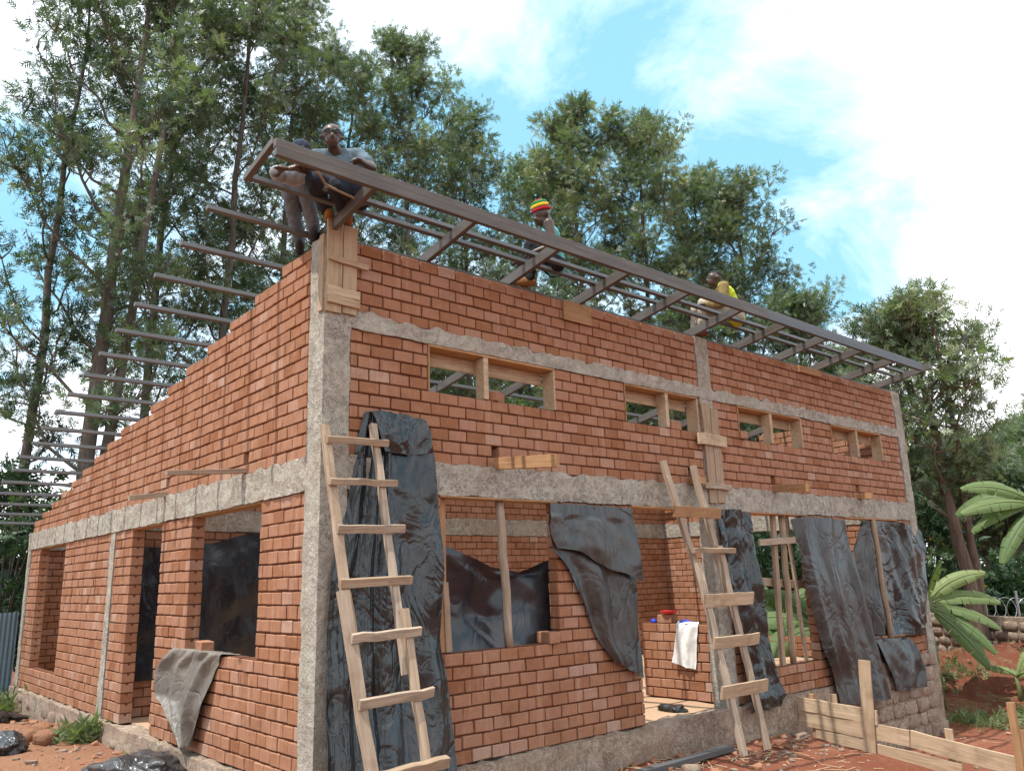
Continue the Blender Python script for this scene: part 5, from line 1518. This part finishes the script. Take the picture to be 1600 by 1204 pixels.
for k, c in dict(hat_red=(.45, .02, .03), hat_dark=(.05, .012, .012), hat_yellow=(.72, .42, .015), hat_green=(.02, .22, .06), tee_blue=(.12, .175, .215), jeans_dark=(.018, .022, .032), jeans_grey=(.14, .16, .195), tee_grey=(.30, .31, .33),
                 navy=(.02, .028, .05), teal=(.12, .42, .42), black_cloth=(.012, .012, .014), tan_boot=(.27, .13, .05), hoodie=(.26, .19, .07), beige=(.42, .36, .27), hivis=(.50, .62, .03), sneaker=(.03, .03, .035), brown_shoe=(.16, .05, .035)).items():
    M[k] = cloth_mat(k, c)
M['black_frame'] = mat_plain('black_plastic', (.01, .01, .011), .3, .1); M['dark_lens'] = mat_plain('dark_lens', (.02, .02, .022), .12, .05)
M['eye'] = mat_plain('eye', (.05, .04, .035), .3, .1); M['hair'] = mat_plain('black_hair', (.012, .011, .011), .8, .3)

# bald worker with glasses leaning on the front rail
person('bald worker with glasses in a blue grey T-shirt leaning on the front roof rail',
       dict(head=(-.225, -.47, 5.515), neck=(-.125, -.40, 5.40), hip=(.14, -.30, 5.12), hil=(.19, -.25, 5.11), hir=(.07, -.36, 5.11), shl=(.045, -.47, 5.40), shr=(-.275, -.27, 5.37),
            ell=(.10, -.62, 5.25), wrl=(-.09, -.775, 5.165), hdl=(-.20, -.80, 5.15), elr=(-.42, -.34, 5.20), wrr=(-.52, -.55, 5.13), hdr=(-.56, -.66, 5.13),
            knl=(-.16, -.42, 5.06), knr=(-.33, -.34, 5.10), anl=(.20, -.02, 5.00), tol=(.15, -.12, 4.97), anr=(.02, .02, 5.01), tor=(-.03, -.07, 4.98)),
       (-.42, -.86, -.16), dict(skin=M['skin'], shirt=M['tee_blue'], trousers=M['jeans_dark'], shoe=M['tan_boot']), 'short', None, (.05, 0, 4.93), glasses=True, seed=1.0)
# worker in grey crouching behind him
person('worker in grey jeans and navy cap crouching behind the bald man on the gable top',
       dict(head=(-.36, -.14, 5.44), neck=(-.31, -.02, 5.345), hip=(-.06, .30, 5.26), hil=(-.12, .36, 5.24), hir=(.0, .24, 5.24), shl=(-.18, -.08, 5.31), shr=(-.45, .08, 5.29),
            ell=(-.28, -.24, 5.24), wrl=(-.46, -.34, 5.16), hdl=(-.56, -.40, 5.14), elr=(-.56, -.06, 5.22), wrr=(-.60, -.26, 5.14), hdr=(-.62, -.37, 5.13),
            knl=(-.28, .22, 5.22), knr=(-.20, .06, 5.22), anl=(.03, .62, 4.92), tol=(-.03, .50, 4.86), anr=(.02, .30, 4.92), tor=(-.045, .18, 4.855)),
       (-.45, -.80, -.35), dict(skin=M['skin2'], shirt=M['tee_grey'], trousers=M['jeans_grey'], shoe=M['sneaker'], hat=M['navy']), 'short', None, (.0, .4, 4.80), hat='cap', seed=3.0)
# seated worker with striped knitted hat
fx, fy = -.75, .66; sx_, sy_ = .66, .75
def seated(hip, neck, head, kn, an, drop=.0):
    h, n, k, a = map(Vector, (hip, neck, kn, an)); S = Vector((sx_, sy_, 0)); Fv = Vector((fx, fy, 0))
    J = dict(head=head, neck=n, hip=h, hil=h+S*.085, hir=h-S*.085, shl=n+S*.185-Vector((0, 0, .045)), shr=n-S*.185-Vector((0, 0, .045)),
             knl=k+S*.13+Fv*.04, knr=k-S*.10, anl=a+S*.17+Fv*.06, anr=a-S*.08)
    J['tol'] = J['anl']+Fv*.13-Vector((0, 0, .045)); J['tor'] = J['anr']+Fv*.13-Vector((0, 0, .045))
    return J, S, Fv
J, S, Fv = seated((2.80, -.17, 5.10), (2.675, -.20, 5.545), (2.615, -.165, 5.685), (2.66, .09, 5.37), (2.60, .06, 4.945))
J['ell'] = J['shl']-Vector((0, 0, .25))+Fv*.10; J['wrl'] = J['ell']+Fv*.20+Vector((0, 0, -.06)); J['hdl'] = J['wrl']+Fv*.08
J['elr'] = J['shr']-Vector((0, 0, .27))-Fv*.05-S*.03; J['wrr'] = J['elr']+Fv*.22-Vector((0, 0, .08)); J['hdr'] = J['wrr']+Fv*.08-Vector((0, 0, .03))
person('worker in a red, yellow and green knitted hat and teal vest sitting on the purlins', J, (fx-.12, fy-.55, -.28), dict(skin=M['skin'], shirt=M['teal'], trousers=M['black_cloth'], shoe=M['tan_boot']), 'none', None, (2.65, .0, 4.84), hat='beanie', seed=5.0)
J, S, Fv = seated((6.24, -.27, 5.12), (6.04, -.20, 5.545), (5.965, -.165, 5.685), (5.86, .03, 5.31), (5.92, .10, 4.945))
J['ell'] = J['shl']-Vector((0, 0, .22))+Fv*.14; J['wrl'] = J['ell']+Fv*.22+Vector((0, 0, -.03)); J['hdl'] = J['wrl']+Fv*.08
J['elr'] = J['shr']-Vector((0, 0, .24))+Fv*.04; J['wrr'] = J['elr']+Fv*.23-Vector((0, 0, .02)); J['hdr'] = J['wrr']+Fv*.08
person('worker in an olive hoodie and bright yellow safety vest sitting on the roof frame', J, (fx, fy-.12, .05), dict(skin=M['skin'], shirt=M['hoodie'], trousers=M['beige'], shoe=M['brown_shoe'], hat=M['navy']), 'long', M['hivis'], (5.95, .0, 4.84), hairc=M['hair'], seed=7.0)
# a rope end tied to the outer purlin
M['rope'] = mat_plain('rope', (.36, .25, .16), .9, .3)
rp = [(-.52, -.62, 5.12), (-.40, -.60, 5.02), (-.30, -.52, 4.99), (-.12, -.46, 5.0), (.0, -.43, 5.005), (.10, -.45, 4.97)]
set_tags(tube('rope', resample(rp, 24), .011, M['rope'], None, 6), 'short rope tied round the purlin beside the bald worker', 'rope')

bpy.data.scenes.remove(WORK)
